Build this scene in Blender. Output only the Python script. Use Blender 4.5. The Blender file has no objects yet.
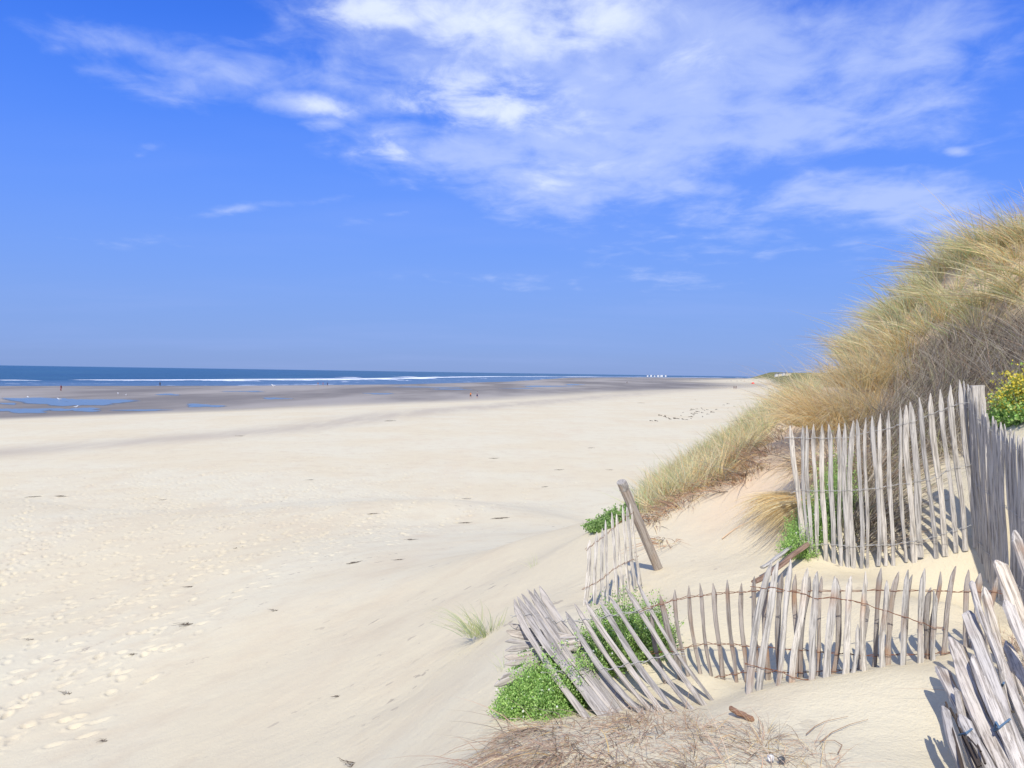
import bpy, bmesh, math
import numpy as np
from mathutils import Vector, Matrix

R = math.radians
rng = np.random.default_rng(7)
scene = bpy.context.scene
COL = scene.collection

# ------------------------------------------------------------------ camera
F = 796.0
CZ = 7.5                       # eye height above the sea (sea level z = 0)
PITCH, ROLL = 0.0138, 0.0152
cam_rot = Matrix.Rotation(math.pi / 2 - PITCH, 3, 'X') @ Matrix.Rotation(ROLL, 3, 'Z')
CR = np.array(cam_rot)


def ray(px, py):
    return CR @ np.array([(px - 512) / F, (384 - py) / F, -1.0])


def P(px, py, d):
    """scene point on the sight line of a photo position, d metres ahead"""
    v = ray(px, py)
    v = v * (d / v[1])
    return np.array([v[0], v[1], v[2] + CZ])


def proj(p):
    p = np.atleast_2d(p) - np.array([0, 0, CZ])
    c = p @ CR
    z = np.where(-c[:, 2] < 1e-3, 1e-3, -c[:, 2])
    return 512 + F * c[:, 0] / z, 384 - F * c[:, 1] / z


# ------------------------------------------------------------------ helpers
def tag(o, label=None, cat=None, group=None, kind=None):
    if label: o['label'] = label
    if cat: o['category'] = cat
    if group: o['group'] = group
    if kind: o['kind'] = kind
    return o


def empty(name, loc, label, cat, group=None):
    o = bpy.data.objects.new(name, None)
    o.empty_display_size = 0.1
    COL.objects.link(o)
    o.location = Vector(loc)
    return tag(o, label, cat, group)


def link(name, me, mat=None, parent=None, loc=None, smooth=False):
    o = bpy.data.objects.new(name, me)
    COL.objects.link(o)
    if mat is not None: me.materials.append(mat)
    if loc is not None: o.location = Vector(loc)
    if parent is not None:
        o.parent = parent
        o.matrix_parent_inverse = Matrix.Translation(-Vector(parent.location))
    if smooth:
        me.polygons.foreach_set('use_smooth', [True] * len(me.polygons))
    return o


def np_mesh(name, verts, faces_flat, nper, attrs=None):
    """fast mesh: faces all with nper corners"""
    me = bpy.data.meshes.new(name)
    nv = len(verts)
    nf = len(faces_flat) // nper
    me.vertices.add(nv)
    me.vertices.foreach_set('co', np.asarray(verts, dtype=np.float32).ravel())
    me.loops.add(nf * nper)
    me.loops.foreach_set('vertex_index', np.asarray(faces_flat, dtype=np.int32))
    me.polygons.add(nf)
    me.polygons.foreach_set('loop_start', np.arange(0, nf * nper, nper, dtype=np.int32))
    me.polygons.foreach_set('loop_total', np.full(nf, nper, dtype=np.int32))
    me.update(calc_edges=True)
    for k, v in (attrs or {}).items():
        v = np.asarray(v, dtype=np.float32)
        if v.ndim == 1:
            a = me.attributes.new(k, 'FLOAT', 'POINT')
            a.data.foreach_set('value', v)
        else:
            if v.shape[1] == 3: v = np.hstack([v, np.ones((len(v), 1), np.float32)])
            a = me.attributes.new(k, 'FLOAT_COLOR', 'POINT')
            a.data.foreach_set('color', v.ravel())
    return me


def smooth01(x):
    x = np.clip(x, 0, 1)
    return x * x * (3 - 2 * x)


def vnoise(x, y, seed=0):
    """value noise in [-1, 1]"""
    xi, yi = np.floor(x).astype(np.int64), np.floor(y).astype(np.int64)
    fx, fy = x - xi, y - yi
    fx = fx * fx * (3 - 2 * fx); fy = fy * fy * (3 - 2 * fy)

    def h(a, b):
        n = (a * 374761393 + b * 668265263 + seed * 974634777) & 0xffffffff
        n = ((n ^ (n >> 13)) * 1274126177) & 0xffffffff
        n = n ^ (n >> 16)
        return (n & 0xffff) / 32767.5 - 1
    a = h(xi, yi) * (1 - fx) + h(xi + 1, yi) * fx
    b = h(xi, yi + 1) * (1 - fx) + h(xi + 1, yi + 1) * fx
    return a * (1 - fy) + b * fy


def fbm(x, y, seed=0, octv=4):
    s, a = 0, 1.0
    for i in range(octv):
        s = s + a * vnoise(x * 2 ** i + 17.3 * i, y * 2 ** i - 9.1 * i, seed + i)
        a *= .5
    return s / 1.9


# ------------------------------------------------------------------ node helper
class NT:
    def __init__(self, tree):
        self.t = tree; self.n = tree.nodes; self.l = tree.links

    def new(self, typ, **kw):
        nd = self.n.new(typ)
        for k, v in kw.items(): setattr(nd, k, v)
        return nd

    def put(self, sock, v):
        if v is None: return
        if isinstance(v, bpy.types.NodeSocket): self.l.new(v, sock)
        else: sock.default_value = v

    def math(self, op, a, b=None, c=None, clamp=False):
        nd = self.new('ShaderNodeMath', operation=op, use_clamp=clamp)
        self.put(nd.inputs[0], a)
        if b is not None: self.put(nd.inputs[1], b)
        if c is not None: self.put(nd.inputs[2], c)
        return nd.outputs[0]

    def mix(self, fac, a, b, blend='MIX'):
        nd = self.new('ShaderNodeMix', data_type='RGBA', blend_type=blend)
        nd.clamp_factor = True
        self.put(nd.inputs[0], fac)
        self.put(nd.inputs[6], a if isinstance(a, bpy.types.NodeSocket) else (*a, 1))
        self.put(nd.inputs[7], b if isinstance(b, bpy.types.NodeSocket) else (*b, 1))
        return nd.outputs[2]

    def ramp(self, fac, lo, hi, a=0.0, b=1.0, interp='SMOOTHSTEP'):
        nd = self.new('ShaderNodeMapRange', interpolation_type=interp)
        self.put(nd.inputs[0], fac)
        nd.inputs[1].default_value = lo; nd.inputs[2].default_value = hi
        nd.inputs[3].default_value = a; nd.inputs[4].default_value = b
        return nd.outputs[0]

    def noise(self, vec, scale, detail=3, rough=.55, dist=0.0, sub='Fac'):
        nd = self.new('ShaderNodeTexNoise')
        self.put(nd.inputs['Vector'], vec)
        nd.inputs['Scale'].default_value = scale
        nd.inputs['Detail'].default_value = detail
        nd.inputs['Roughness'].default_value = rough
        nd.inputs['Distortion'].default_value = dist
        return nd.outputs[sub]

    def mapping(self, vec, scale=(1, 1, 1), rot=(0, 0, 0), loc=(0, 0, 0)):
        nd = self.new('ShaderNodeMapping')
        self.put(nd.inputs[0], vec)
        nd.inputs['Location'].default_value = loc
        nd.inputs['Rotation'].default_value = rot
        nd.inputs['Scale'].default_value = scale
        return nd.outputs[0]

    def attr(self, name, out='Fac'):
        nd = self.new('ShaderNodeAttribute', attribute_name=name)
        return nd.outputs[out]

    def bump(self, h, dist, strength=1.0, normal=None):
        nd = self.new('ShaderNodeBump')
        nd.inputs['Strength'].default_value = strength
        nd.inputs['Distance'].default_value = dist
        self.put(nd.inputs['Height'], h)
        if normal is not None: self.put(nd.inputs['Normal'], normal)
        return nd.outputs[0]


def material(name, col=(.5, .5, .5), rough=.8, spec=.3):
    m = bpy.data.materials.new(name)
    m.use_nodes = True
    t = NT(m.node_tree)
    b = m.node_tree.nodes['Principled BSDF']
    b.inputs['Base Color'].default_value = (*col, 1)
    b.inputs['Roughness'].default_value = rough
    b.inputs['Specular IOR Level'].default_value = spec
    return m, t, b


# ------------------------------------------------------------------ terrain
BEACH = CZ - 6.0


def interp_ext(v, xs, ys):
    xs = np.array(xs, float); ys = np.array(ys, float)
    r = np.interp(v, xs, ys)
    s0 = (ys[1] - ys[0]) / (xs[1] - xs[0]); s1 = (ys[-1] - ys[-2]) / (xs[-1] - xs[-2])
    r = np.where(v < xs[0], ys[0] + (v - xs[0]) * s0, r)
    return np.where(v > xs[-1], ys[-1] + (v - xs[-1]) * s1, r)


def coast_x(y):      # where the sea begins
    return interp_ext(y, [0, 220, 290, 360, 460, 700, 1600, 2600, 4500], [-500, -270, -186, -118, -66, -2, 110, 420, 1500])


def dry_x(y):        # where the dry sand begins
    return interp_ext(y, [0, 103, 136, 214, 330, 450, 600, 750, 1000, 1400, 4500], [-135, -68, -45, -2, 45, 108, 172, 205, 225, 330, 1560])


def foot_x(y):       # where the far dunes begin
    return interp_ext(y, [0, 24, 66, 300, 1000, 1500, 2500, 5000], [3, 8, 21, 95, 310, 428, 760, 1900])


def far_h(x, y):
    xc, xd, xf = coast_x(y), dry_x(y), foot_x(y)
    t = np.clip((x - xc) / np.maximum(xd - xc, 20), -3, 1)
    z = np.where(t < 0, t * 1.6, t * .30)                                  # flats, and sea bed beyond
    z = z + smooth01((x - xd + 14) / 55) * (BEACH - .35)                    # berm up to the dry beach
    z = z + np.clip((x - xd) / np.maximum(xf - xd, 10), 0, 1.2) * .05
    wid = 14 + np.clip(y - 60, 0, 3000) * .035
    H = np.interp(y, [0, 300, 700, 1300, 2500, 5000], [6, 6, 7, 13, 17, 20])
    dz = smooth01((x - xf) / wid) * H * (1 + .22 * fbm(x / 40 + 3, y / 60, 5))
    return z + dz


CP = []                                                                    # control points of the near dune


def cp(px, py, d): CP.append(P(px, py, d))


# fences: (top px, top py, top depth, bottom px, bottom py, bottom depth, width in m)
def lin(v, a, b, fa, fb): return fa + (fb - fa) * (v - a) / (b - a)


A_t = [(791.7, 425.6), (800.8, 425.6), (806.7, 425), (814, 424), (822, 424), (829, 423.7), (837, 422.8), (843, 422.8), (851, 420.4),
       (856.8, 419), (865, 417), (871.8, 415.5), (878.7, 413), (889, 410), (897.7, 407), (904.8, 405), (911.6, 401.5), (919, 397),
       (929.4, 393), (939.5, 389), (949.7, 384.5), (958.7, 379.6)]
A_b = [(803.4, 556.8), (808, 558.6), (811, 557), (817, 556), (826, 561), (832.7, 565.6), (840.4, 566.8), (847.4, 569.7), (852.7, 568),
       (862, 569), (868, 570), (879, 565.6), (885.5, 565.6), (893, 566), (905, 562), (915, 563), (921, 557.4), (936, 558.6),
       (945.6, 556), (956.8, 552.7), (966, 550.4), (975.5, 547.5)]
A_P = []
for (tx, ty), (bx, by) in zip(A_t, A_b):
    db = lin(bx, 803, 975, 6.0, 5.4)
    A_P.append((tx, ty, db - .04, bx, by, db, .031 if tx < 890 else .034))

R_P = []
for i, (tx, ty) in enumerate([(964.5, 381), (967.5, 384), (970.5, 388), (974, 392), (977.5, 396), (981.5, 404), (985, 409), (988.5, 413), (992.5, 416), (997, 420),
                              (1001.6, 422), (1007, 424), (1012, 429), (1016, 431), (1020.5, 435), (1025, 437), (1031, 441), (1038, 446),
                              (1046, 452), (1055, 458), (1065, 465), (1077, 472)]):
    d = lin(tx, 964, 1024, 5.42, 4.62) if tx < 1024 else lin(tx, 1024, 1077, 4.62, 4.2)
    bx = tx + np.interp(tx, [964, 985, 1024, 1080], [14, 8, 3, 4])
    by = np.interp(bx, [978, 986, 1000, 1024, 1080], [558, 584, 603, 628, 668])
    R_P.append((tx, ty, d, bx, by, d, .052))

B_P = [(t[0], t[1], 4.38 - (t[0] - 650) * .0011, t[2], t[3], 4.42 - (t[0] - 650) * .0012, t[4] * .78) for t in [
    (648.8, 606.4, 667.4, 687.5, .034), (659.2, 595.5, 679.3, 685.7, .036), (673.3, 589, 689, 679, .032),
    (687, 584.6, 699.3, 671, .034), (698.4, 582.7, 712, 684, .034), (714.4, 582.7, 723, 687.5, .040),
    (726, 579, 735.8, 685.7, .024), (740, 582.7, 745.8, 685.7, .030), (752.4, 575.5, 758, 683, .034), (766, 574, 768, 682, .034),
    (781, 573, 780, 681, .036), (794.5, 574, 792, 680, .032), (809, 576, 803, 680, .034), (823.9, 576.4, 818.4, 678.5, .026),
    (838.4, 578, 832, 675, .034), (853, 580, 848, 675, .030), (866, 600, 858, 675, .034), (879, 567, 871, 671, .032),
    (896.5, 571, 887, 667.6, .032), (912, 574, 903, 666, .030), (928, 587, 927.5, 664, .032), (940, 571, 930, 662, .030),
    (954, 565.5, 943, 658.5, .036), (966.7, 569, 965, 652, .040), (982, 573, 975, 650, .038), (996, 575, 990, 648, .038)]]
W_P = [(t[0], t[1], 4.08 + (t[0] - 770) * -.0002, t[2], t[3], 3.98 + (t[0] - 770) * .0003, t[4] * .86) for t in [
    (769, 560, 749, 695, .042), (778.3, 560, 763.7, 690, .038), (792, 559, 777.4, 687.6, .040), (806, 567, 792.9, 684.9, .042),
    (816, 571, 810, 680, .036), (834.8, 576, 826.6, 676.7, .046), (851.6, 576, 844, 676.7, .030), (858, 624, 855, 676, .030),
    (864.6, 571, 862.7, 674, .038), (886.4, 580, 883.7, 669.4, .042), (907, 569, 902.9, 665.8, .036), (923, 568, 920, 665.8, .044),
    (933, 590, 934, 664, .030)]]
L_P = [(tx, ty, dt, bx, by, db, w * .84) for tx, ty, dt, bx, by, db, w in [
    (512, 600, 4.45, 587, 714, 3.92, .052), (517, 596, 4.50, 601, 712, 3.95, .052), (523, 594, 4.55, 606, 709, 3.97, .052),
    (529, 590, 4.60, 614.5, 709, 4.0, .052), (534, 589, 4.66, 621, 707, 4.03, .052), (538.5, 586, 4.72, 628, 706, 4.06, .052),
    (563, 613, 4.45, 640, 708, 3.96, .036), (573, 604, 4.48, 652, 707.5, 3.98, .034), (585, 598, 4.5, 663, 707.5, 3.99, .036),
    (600, 601, 4.5, 677, 707.5, 4.0, .040), (609, 595, 4.5, 694, 707.5, 4.02, .036), (624, 587, 4.5, 706, 704, 4.06, .036),
    (636, 582, 4.5, 714, 699, 4.12, .034)]]
H_P = [(508.2, 624.7, 4.45, 560, 636, 4.37, .034), (505.5, 633.8, 4.42, 562, 640, 4.34, .036), (505, 641, 4.40, 563, 645, 4.32, .030),
       (504.6, 649.9, 4.36, 565, 641, 4.32, .032), (504.6, 658.8, 4.32, 562, 647, 4.30, .036), (504.6, 665.4, 4.28, 560, 652, 4.28, .032),
       (498, 679, 4.20, 548, 656, 4.28, .036), (493.6, 685.8, 4.16, 540, 664, 4.26, .040)]
C_P = [(590.5, 540, 6.12, 586, 604, 6.0, .038), (597, 532, 6.14, 594, 607, 6.0, .040), (602, 528, 6.18, 603, 605, 6.05, .038),
       (606.5, 520, 6.22, 608, 606, 6.08, .036), (611, 512, 6.26, 618, 607, 6.1, .040), (617, 514, 6.28, 623, 600, 6.14, .040),
       (622.7, 506, 6.32, 629, 597, 6.2, .036), (626, 507, 6.34, 635, 588, 6.28, .040), (629, 503, 6.38, 639, 572, 6.36, .036),
       (636, 560, 6.40, 642, 588, 6.36, .044)]

for fl in (A_P, B_P, C_P):
    for q in fl[::3]: cp(q[3], q[4] + 1, q[5])
for q in A_P[::3]: CP[-1] = CP[-1]
for q in W_P[::3]: cp(q[3], q[4] - 1, q[5])
for q in L_P[6::3] + L_P[:2]: cp(q[3], q[4] + 5, q[5])
for q in R_P[4::4]: cp(q[3], q[4] - 3, q[5])
for t in [(480, 768, 3.4), (540, 768, 3.15), (620, 768, 3.1), (700, 768, 3.1), (780, 768, 3.05), (850, 768, 3.05), (940, 768, 3.05), (1020, 768, 3.1),
          (560, 735, 3.55), (640, 734, 3.55), (720, 732, 3.53), (820, 725, 3.5), (900, 715, 3.5), (960, 690, 3.6), (1010, 690, 3.5),
          (980, 640, 4.05), (520, 722, 4.0), (497, 715, 4.25),
          (700, 620, 5.2), (720, 570, 6.2), (760, 590, 5.6), (850, 582, 5.3), (890, 603, 4.9), (960, 605, 4.7), (820, 600, 5.2), (600, 640, 5.0), (560, 660, 4.8),
          (657, 571, 6.7), (560, 600, 6.6), (560, 560, 8.4), (590, 532, 9.0), (610, 528, 8.8), (540, 560, 9.3),
          (500, 640, 6.2), (500, 600, 8.0), (500, 550, 11.8), (520, 600, 7.6),
          (450, 500, 30), (450, 600, 9.6), (400, 700, 6.4), (300, 768, 5.7), (200, 768, 6.9), (100, 768, 8.0), (0, 768, 9.0), (400, 600, 11.5), (300, 600, 13.8), (200, 600, 16), (100, 600, 18), (0, 600, 19.5), (0, 500, 42), (200, 500, 40), (350, 500, 35), (400, 500, 31), (450, 700, 5.2), (430, 768, 4.0),
          (400, 768, 4.4), (350, 768, 5.2),
          (850, 520, 6.35), (880, 500, 6.5), (930, 495, 6.2), (910, 465, 6.9), (960, 465, 6.4), (870, 440, 7.6), (820, 485, 7.0), (795, 530, 6.5),
          (775, 545, 6.5), (760, 500, 7.6), (720, 530, 7.4), (700, 510, 8.1), (680, 522, 8.0), (655, 545, 7.5), (625, 540, 8.0),
          (740, 465, 9.0), (790, 430, 9.6), (800, 410, 10.2), (850, 410, 8.9), (900, 370, 9.0), (950, 312, 9.2), (1000, 255, 9.0), (1024, 186, 9.4),
          (1024, 305, 8.2), (1024, 390, 7.0), (1000, 440, 6.2), (1040, 480, 5.4), (1060, 560, 4.6),
          (1000, 208, 9.7), (950, 268, 10.4), (900, 324, 11.4), (850, 364, 12.8), (1080, 120, 9.6), (812, 396, 14.5), (775, 415, 16), (740, 438, 14.2), (700, 478, 11.7),
          (660, 507, 10.2), (640, 518, 9.7)]:
    cp(*t)
E = CZ
for x, y, z in [(7.5, 9, 3.6), (9.5, 9, 4.5), (7.5, 12, 2.1), (8, 14.5, .9), (9, 18, .2), (11, 14, 1.5), (11, 20, .3), (12, 9, 4.8), (12, 5, 2.3),
                (3.6, 17.5, -3.0), (1.4, 14, -2.6), (.2, 13, -2.75), (6.0, 23, -3.6), (4.2, 22, -4.0),
                (9, 27, -3), (7, 27, -5.6), (2, 20, -3.9), (2.5, 27, -5.0), (3, 34, -5.75),
                (3.6, 2.4, -.75), (5, 4, .35), (6.2, 6, 1.6), (4.0, 5.0, -.45), (2.4, 2.2, -1.35), (1.4, .8, -1.55), (.4, .5, -1.6), (0, 2, -1.62),
                (0, -3, -1.6), (-2, 0, -2.3), (-4, 0, -3.1), (-7.5, 0, -4.4), (-11, 0, -5.2), (-16, 0, -5.8), (-15, 10, -5.6), (-22, 8, -5.95), (-24, 22, -6), (-22, 36, -6), (-6, 20, -4.7), (-9, 28, -5.3), (-3, 18, -4.2), (-2, 26, -4.9), (-2, 35, -5.75), (-8, 44, -5.95), (4, 44, -5.95), (4, -3, -.2), (8, -2, 1.6), (12, 0, 2.2), (-28, 5, -6), (-28, -6, -6), (-18, -7, -6), (-12, -7, -5.5), (-28, 30, -6), (-12, 44, -6), 
                (0, -6, -1.6), (4, -7, 0), (9, -7, 1.5), (-5, -6, -3.6)]:
    CP.append(np.array([x, y, z + E]))
CPA = np.array(CP)


def _k(r2): return np.where(r2 > 1e-9, r2 * np.log(r2 + 1e-12) * .5, 0)


def tps_fit(c, lam):
    n = len(c)
    d2 = ((c[:, None, :2] - c[None, :, :2]) ** 2).sum(-1)
    M = np.zeros((n + 3, n + 3))
    M[:n, :n] = _k(d2) + np.eye(n) * lam
    Pm = np.hstack([np.ones((n, 1)), c[:, :2]])
    M[:n, n:] = Pm; M[n:, :n] = Pm.T
    return np.linalg.solve(M, np.concatenate([c[:, 2], np.zeros(3)]))


TW = tps_fit(CPA, .02)


def tps(x, y):
    sh = x.shape; x = x.ravel(); y = y.ravel()
    out = np.zeros(len(x))
    for s in range(0, len(x), 60000):
        xx, yy = x[s:s + 60000], y[s:s + 60000]
        d2 = (xx[:, None] - CPA[None, :, 0]) ** 2 + (yy[:, None] - CPA[None, :, 1]) ** 2
        out[s:s + 60000] = _k(d2) @ TW[:-3] + TW[-3] + TW[-2] * xx + TW[-1] * yy
    return out.reshape(sh)


def height(x, y, detail=True):
    x = np.atleast_1d(np.asarray(x, float)); y = np.atleast_1d(np.asarray(y, float))
    z = far_h(x, y)
    w = smooth01((x + 29) / 7) * (1 - smooth01((x - 11 - np.clip(y - 24, 0, 20) * .1) / 6)) * (1 - smooth01((y - 32) / 13)) * smooth01((y + 8) / 3)
    m = w > 0
    if m.any():
        t = tps(x[m], y[m])
        fl = BEACH + .02
        t = fl + np.log1p(np.exp(np.clip((t - fl) * 4, -30, 30))) / 4 - .17 * np.exp(-np.abs(t - fl) * 3)   # soft floor at the beach
        z[m] = z[m] * (1 - w[m]) + t * w[m]
    if detail:
        r = np.hypot(x, y)
        near = np.clip(1 - r / 60, 0, 1)
        bm_ = (x > 0) & (x < 6) & (y > 6) & (y < 13)
        if bm_.any(): z[bm_] += bank(x[bm_], y[bm_])
        z = z + near * (.020 * fbm(x * .9, y * .9, 11, 3) + .007 * fbm(x * 3.1, y * 3.1, 21, 3)) + \
            np.clip(1 - r / 400, 0, 1) * smooth01((x - dry_x(y)) / 20) * .05 * fbm(x / 9, y / 14, 31, 3)
    return z


BK = [P(655, 528, 9.2)[:2], P(700, 492, 9.0)[:2], P(740, 462, 9.1)[:2], P(790, 415, 9.9)[:2]]


def bank(x, y):
    best = np.full(x.shape, 9.0)
    for a_, b_ in zip(BK[:-1], BK[1:]):
        d_ = b_ - a_; L2 = (d_ ** 2).sum()
        t_ = np.clip(((x - a_[0]) * d_[0] + (y - a_[1]) * d_[1]) / L2, 0, 1)
        best = np.minimum(best, np.hypot(x - a_[0] - t_ * d_[0], y - a_[1] - t_ * d_[1]))
    w_ = 1 - smooth01(best / .8)
    return w_ * (.10 * np.abs(fbm(x * 2.2, y * 2.2, 401, 4)) + .05 * fbm(x * 7, y * 7, 402, 3))


def hz(x, y): return float(height(x, y)[0])


def hit(px, py, dmax=3000):
    """first ground point on the sight line of a photo position"""
    v = ray(px, py); v = v / v[1]
    d = np.exp(np.linspace(math.log(2.0), math.log(dmax), 1500))
    g = height(v[0] * d, d) - (v[2] * d + CZ)
    i = int(np.argmax(g > 0))
    if g[i] <= 0: i = len(d) - 1
    if i > 0:
        a, b = d[i - 1], d[i]
        ga, gb = g[i - 1], g[i]
        t = a + (b - a) * (-ga) / (gb - ga + 1e-9) if gb > 0 else b
    else: t = d[0]
    x = v[0] * t
    return np.array([x, t, hz(x, t)])


# ground sheet: rings around the viewpoint out to the horizon
ths = np.concatenate([np.linspace(-180, -44, 60, endpoint=False), np.linspace(-44, 44, 980), np.linspace(44, 180, 61)[1:-1]])
rad = np.concatenate([np.exp(np.linspace(math.log(.25), math.log(2.2), 14, endpoint=False)),
                      np.exp(np.linspace(math.log(2.2), math.log(60), 900, endpoint=False)),
                      np.exp(np.linspace(math.log(60), math.log(9000), 300))])
T, RR = np.meshgrid(np.radians(ths), rad)
GX, GY = (RR * np.sin(T)).ravel(), (RR * np.cos(T)).ravel()
GZ = height(GX, GY)

# footprints pressed into the sand
def footprints(gx, gy, gz):
    pts = []
    r2 = np.random.default_rng(3)
    tracks = []
    for k in range(40):
        x = r2.uniform(-26, -1); y = r2.uniform(11, 44)
        if x > -.22 * y: x -= .3 * y
        a = r2.normal(.45, .5)
        tracks.append((x, y, a, int(r2.integers(12, 50))))
    for x, y, a, n in tracks:
        side = 1
        for i in range(n):
            a += r2.normal(0, .05); x += math.sin(a) * .62; y += math.cos(a) * .62; side = -side
            pts.append((x + side * .11 * math.cos(a), y - side * .11 * math.sin(a), a, r2.uniform(.02, .045)))
    for i in range(1500):
        y = r2.uniform(9, 48); x = -r2.uniform(.12, .72) * y
        pts.append((x, y, r2.uniform(0, 6.28), r2.uniform(.012, .03)))
    for i in range(90):
        y = r2.uniform(5, 9); x = r2.uniform(-4, .3)
        pts.append((x, y, r2.uniform(0, 6.28), r2.uniform(.008, .02)))
    nc, th = len(ths), np.degrees
    zz = gz.reshape(len(rad), nc)
    XX = gx.reshape(len(rad), nc); YY = gy.reshape(len(rad), nc)
    zp = height(np.array([p[0] for p in pts]), np.array([p[1] for p in pts]), False)
    pts = [p for p, z in zip(pts, zp) if z < BEACH + 1.6]
    for x, y, a, dp in pts:
        r = math.hypot(x, y); t = math.degrees(math.atan2(x, y))
        if abs(t) > 43: continue
        i0, i1 = np.searchsorted(rad, [r - .4, r + .4]); j0, j1 = np.searchsorted(ths, [t - math.degrees(.4 / r), t + math.degrees(.4 / r)])
        if i1 - i0 < 3: continue
        sx, sy = XX[i0:i1, j0:j1] - x, YY[i0:i1, j0:j1] - y
        u = (sx * math.sin(a) + sy * math.cos(a)) / .125; v = (sx * math.cos(a) - sy * math.sin(a)) / .062
        q = u * u + v * v
        zz[i0:i1, j0:j1] += dp * 1.25 * (-np.exp(-q ** 2.5) + .40 * np.exp(-(np.sqrt(q) - 1.45) ** 2 * 9))
    return zz.ravel()


GZ = footprints(GX, GY, GZ)
wet = 1 - smooth01((GX - dry_x(GY) + 7 * fbm(GX / 25, GY / 60, 77) + 9 + .05 * GY) / (16 + .11 * GY))
tide = np.exp(-((GX - interp_ext(GY, [55, 78, 164, 300, 600], [-36, -25, 3, 55, 190]) + 2.5 * fbm(GX / 20, GY / 40, 55)) / (1.6 + GY * .035)) ** 2)        # darker tide line inside the dry sand
wid = 14 + np.clip(GY - 60, 0, 3000) * .035
veg = smooth01((GX - foot_x(GY) - wid * .18 + wid * .2 * fbm(GX / 15, GY / 30, 9)) / (wid * .3)) * smooth01((GY - 24) / 6)
warm = smooth01((GX - .9 - .05 * GY) / 1.2) * smooth01((GY - 6.0) / 2) * (1 - smooth01((GY - 24) / 8))
nc, nr = len(ths), len(rad)
idx = np.arange(nr * nc).reshape(nr, nc)
a = idx[:-1, :]; b = idx[1:, :]
q = np.stack([a, np.roll(a, -1, 1), np.roll(b, -1, 1), b], -1).reshape(-1)
q = q.reshape(-1, 4)[:, ::-1].reshape(-1)
vv = np.stack([GX, GY, GZ], 1)

m_sand, t, bs = material('sand', rough=.95, spec=.06)
geo = t.new('ShaderNodeNewGeometry').outputs['Position']
n_big = t.noise(geo, .12, 4, .6)
n_mid = t.noise(geo, 1.1, 4, .65)
n_fine = t.noise(geo, 45, 3, .7)
dry = t.mix(t.ramp(n_big, .40, .62), (.66, .60, .435), (.65, .57, .395))
dry = t.mix(t.math('MULTIPLY', t.ramp(n_mid, .45, .75), .45), dry, (.565, .47, .325))
dry = t.mix(t.math('MULTIPLY', t.ramp(n_fine, .55, .85), .35), dry, (.48, .39, .27))
streak = t.noise(t.mapping(geo, (.35, .06, 1), (0, 0, -.4)), 1.0, 5, .65)
dry = t.mix(t.math('MULTIPLY', t.ramp(streak, .5, .72), .30), dry, (.61, .495, .34))
speck = t.noise(t.mapping(geo, (.8, .8, .8), (0, 0, -.5)), 5.0, 3, .6)
clus = t.ramp(t.noise(geo, .35, 3, .6), .44, .64)
dry = t.mix(t.math('MULTIPLY', t.math('MULTIPLY', t.ramp(speck, .645, .69), clus), .7), dry, (.34, .285, .22))
dry = t.mix(t.math('MULTIPLY', t.attr('warm'), t.ramp(n_mid, .3, .6, .5, 1.0)), dry, (.68, .53, .355))
tl = t.attr('tide')
dry = t.mix(t.math('MULTIPLY', tl, t.ramp(streak, .3, .6, .3, .75)), dry, (.45, .395, .31))
flat_n = t.noise(t.mapping(geo, (.02, .006, 1), (0, 0, -.3)), 1.0, 5, .6)
wetc = t.mix(t.ramp(flat_n, .38, .62), (.20, .175, .140), (.36, .32, .26))
w = t.attr('wet')
col = t.mix(w, dry, wetc)
veg_n = t.noise(geo, .35, 4, .7)
vegc = t.mix(t.ramp(veg_n, .35, .65), (.10, .12, .04), (.30, .27, .13))
col = t.mix(t.attr('veg'), col, vegc)
t.l.new(col, bs.inputs['Base Color'])
t.put(bs.inputs['Roughness'], t.ramp(w, 0, 1, .95, .55))
h1 = t.noise(geo, 7, 5, .7)
h2 = t.noise(geo, 60, 3, .7)
vor = t.new('ShaderNodeTexVoronoi'); vor.inputs['Scale'].default_value = 3.4; vor.inputs['Randomness'].default_value = 1
t.put(vor.inputs['Vector'], t.mapping(geo, (1.0, 1.35, 1), (0, 0, .5)))
dent = t.math('MULTIPLY', t.ramp(vor.outputs['Distance'], .12, .42, -1, 0), clus)
fade = t.math('SUBTRACT', 1.0, w)
b1 = t.bump(t.math('MULTIPLY', t.math('ADD', h1, t.math('MULTIPLY', dent, .35)), fade), .016, .8)
b2 = t.bump(h2, .006, .8, b1)
t.l.new(b2, bs.inputs['Normal'])
g = link('ground', np_mesh('ground', vv, q, 4, {'wet': wet, 'tide': tide, 'veg': veg, 'warm': warm}), m_sand, smooth=True)
tag(g, 'pale sandy beach rising into the dune on the right', 'ground', kind='structure')

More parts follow.
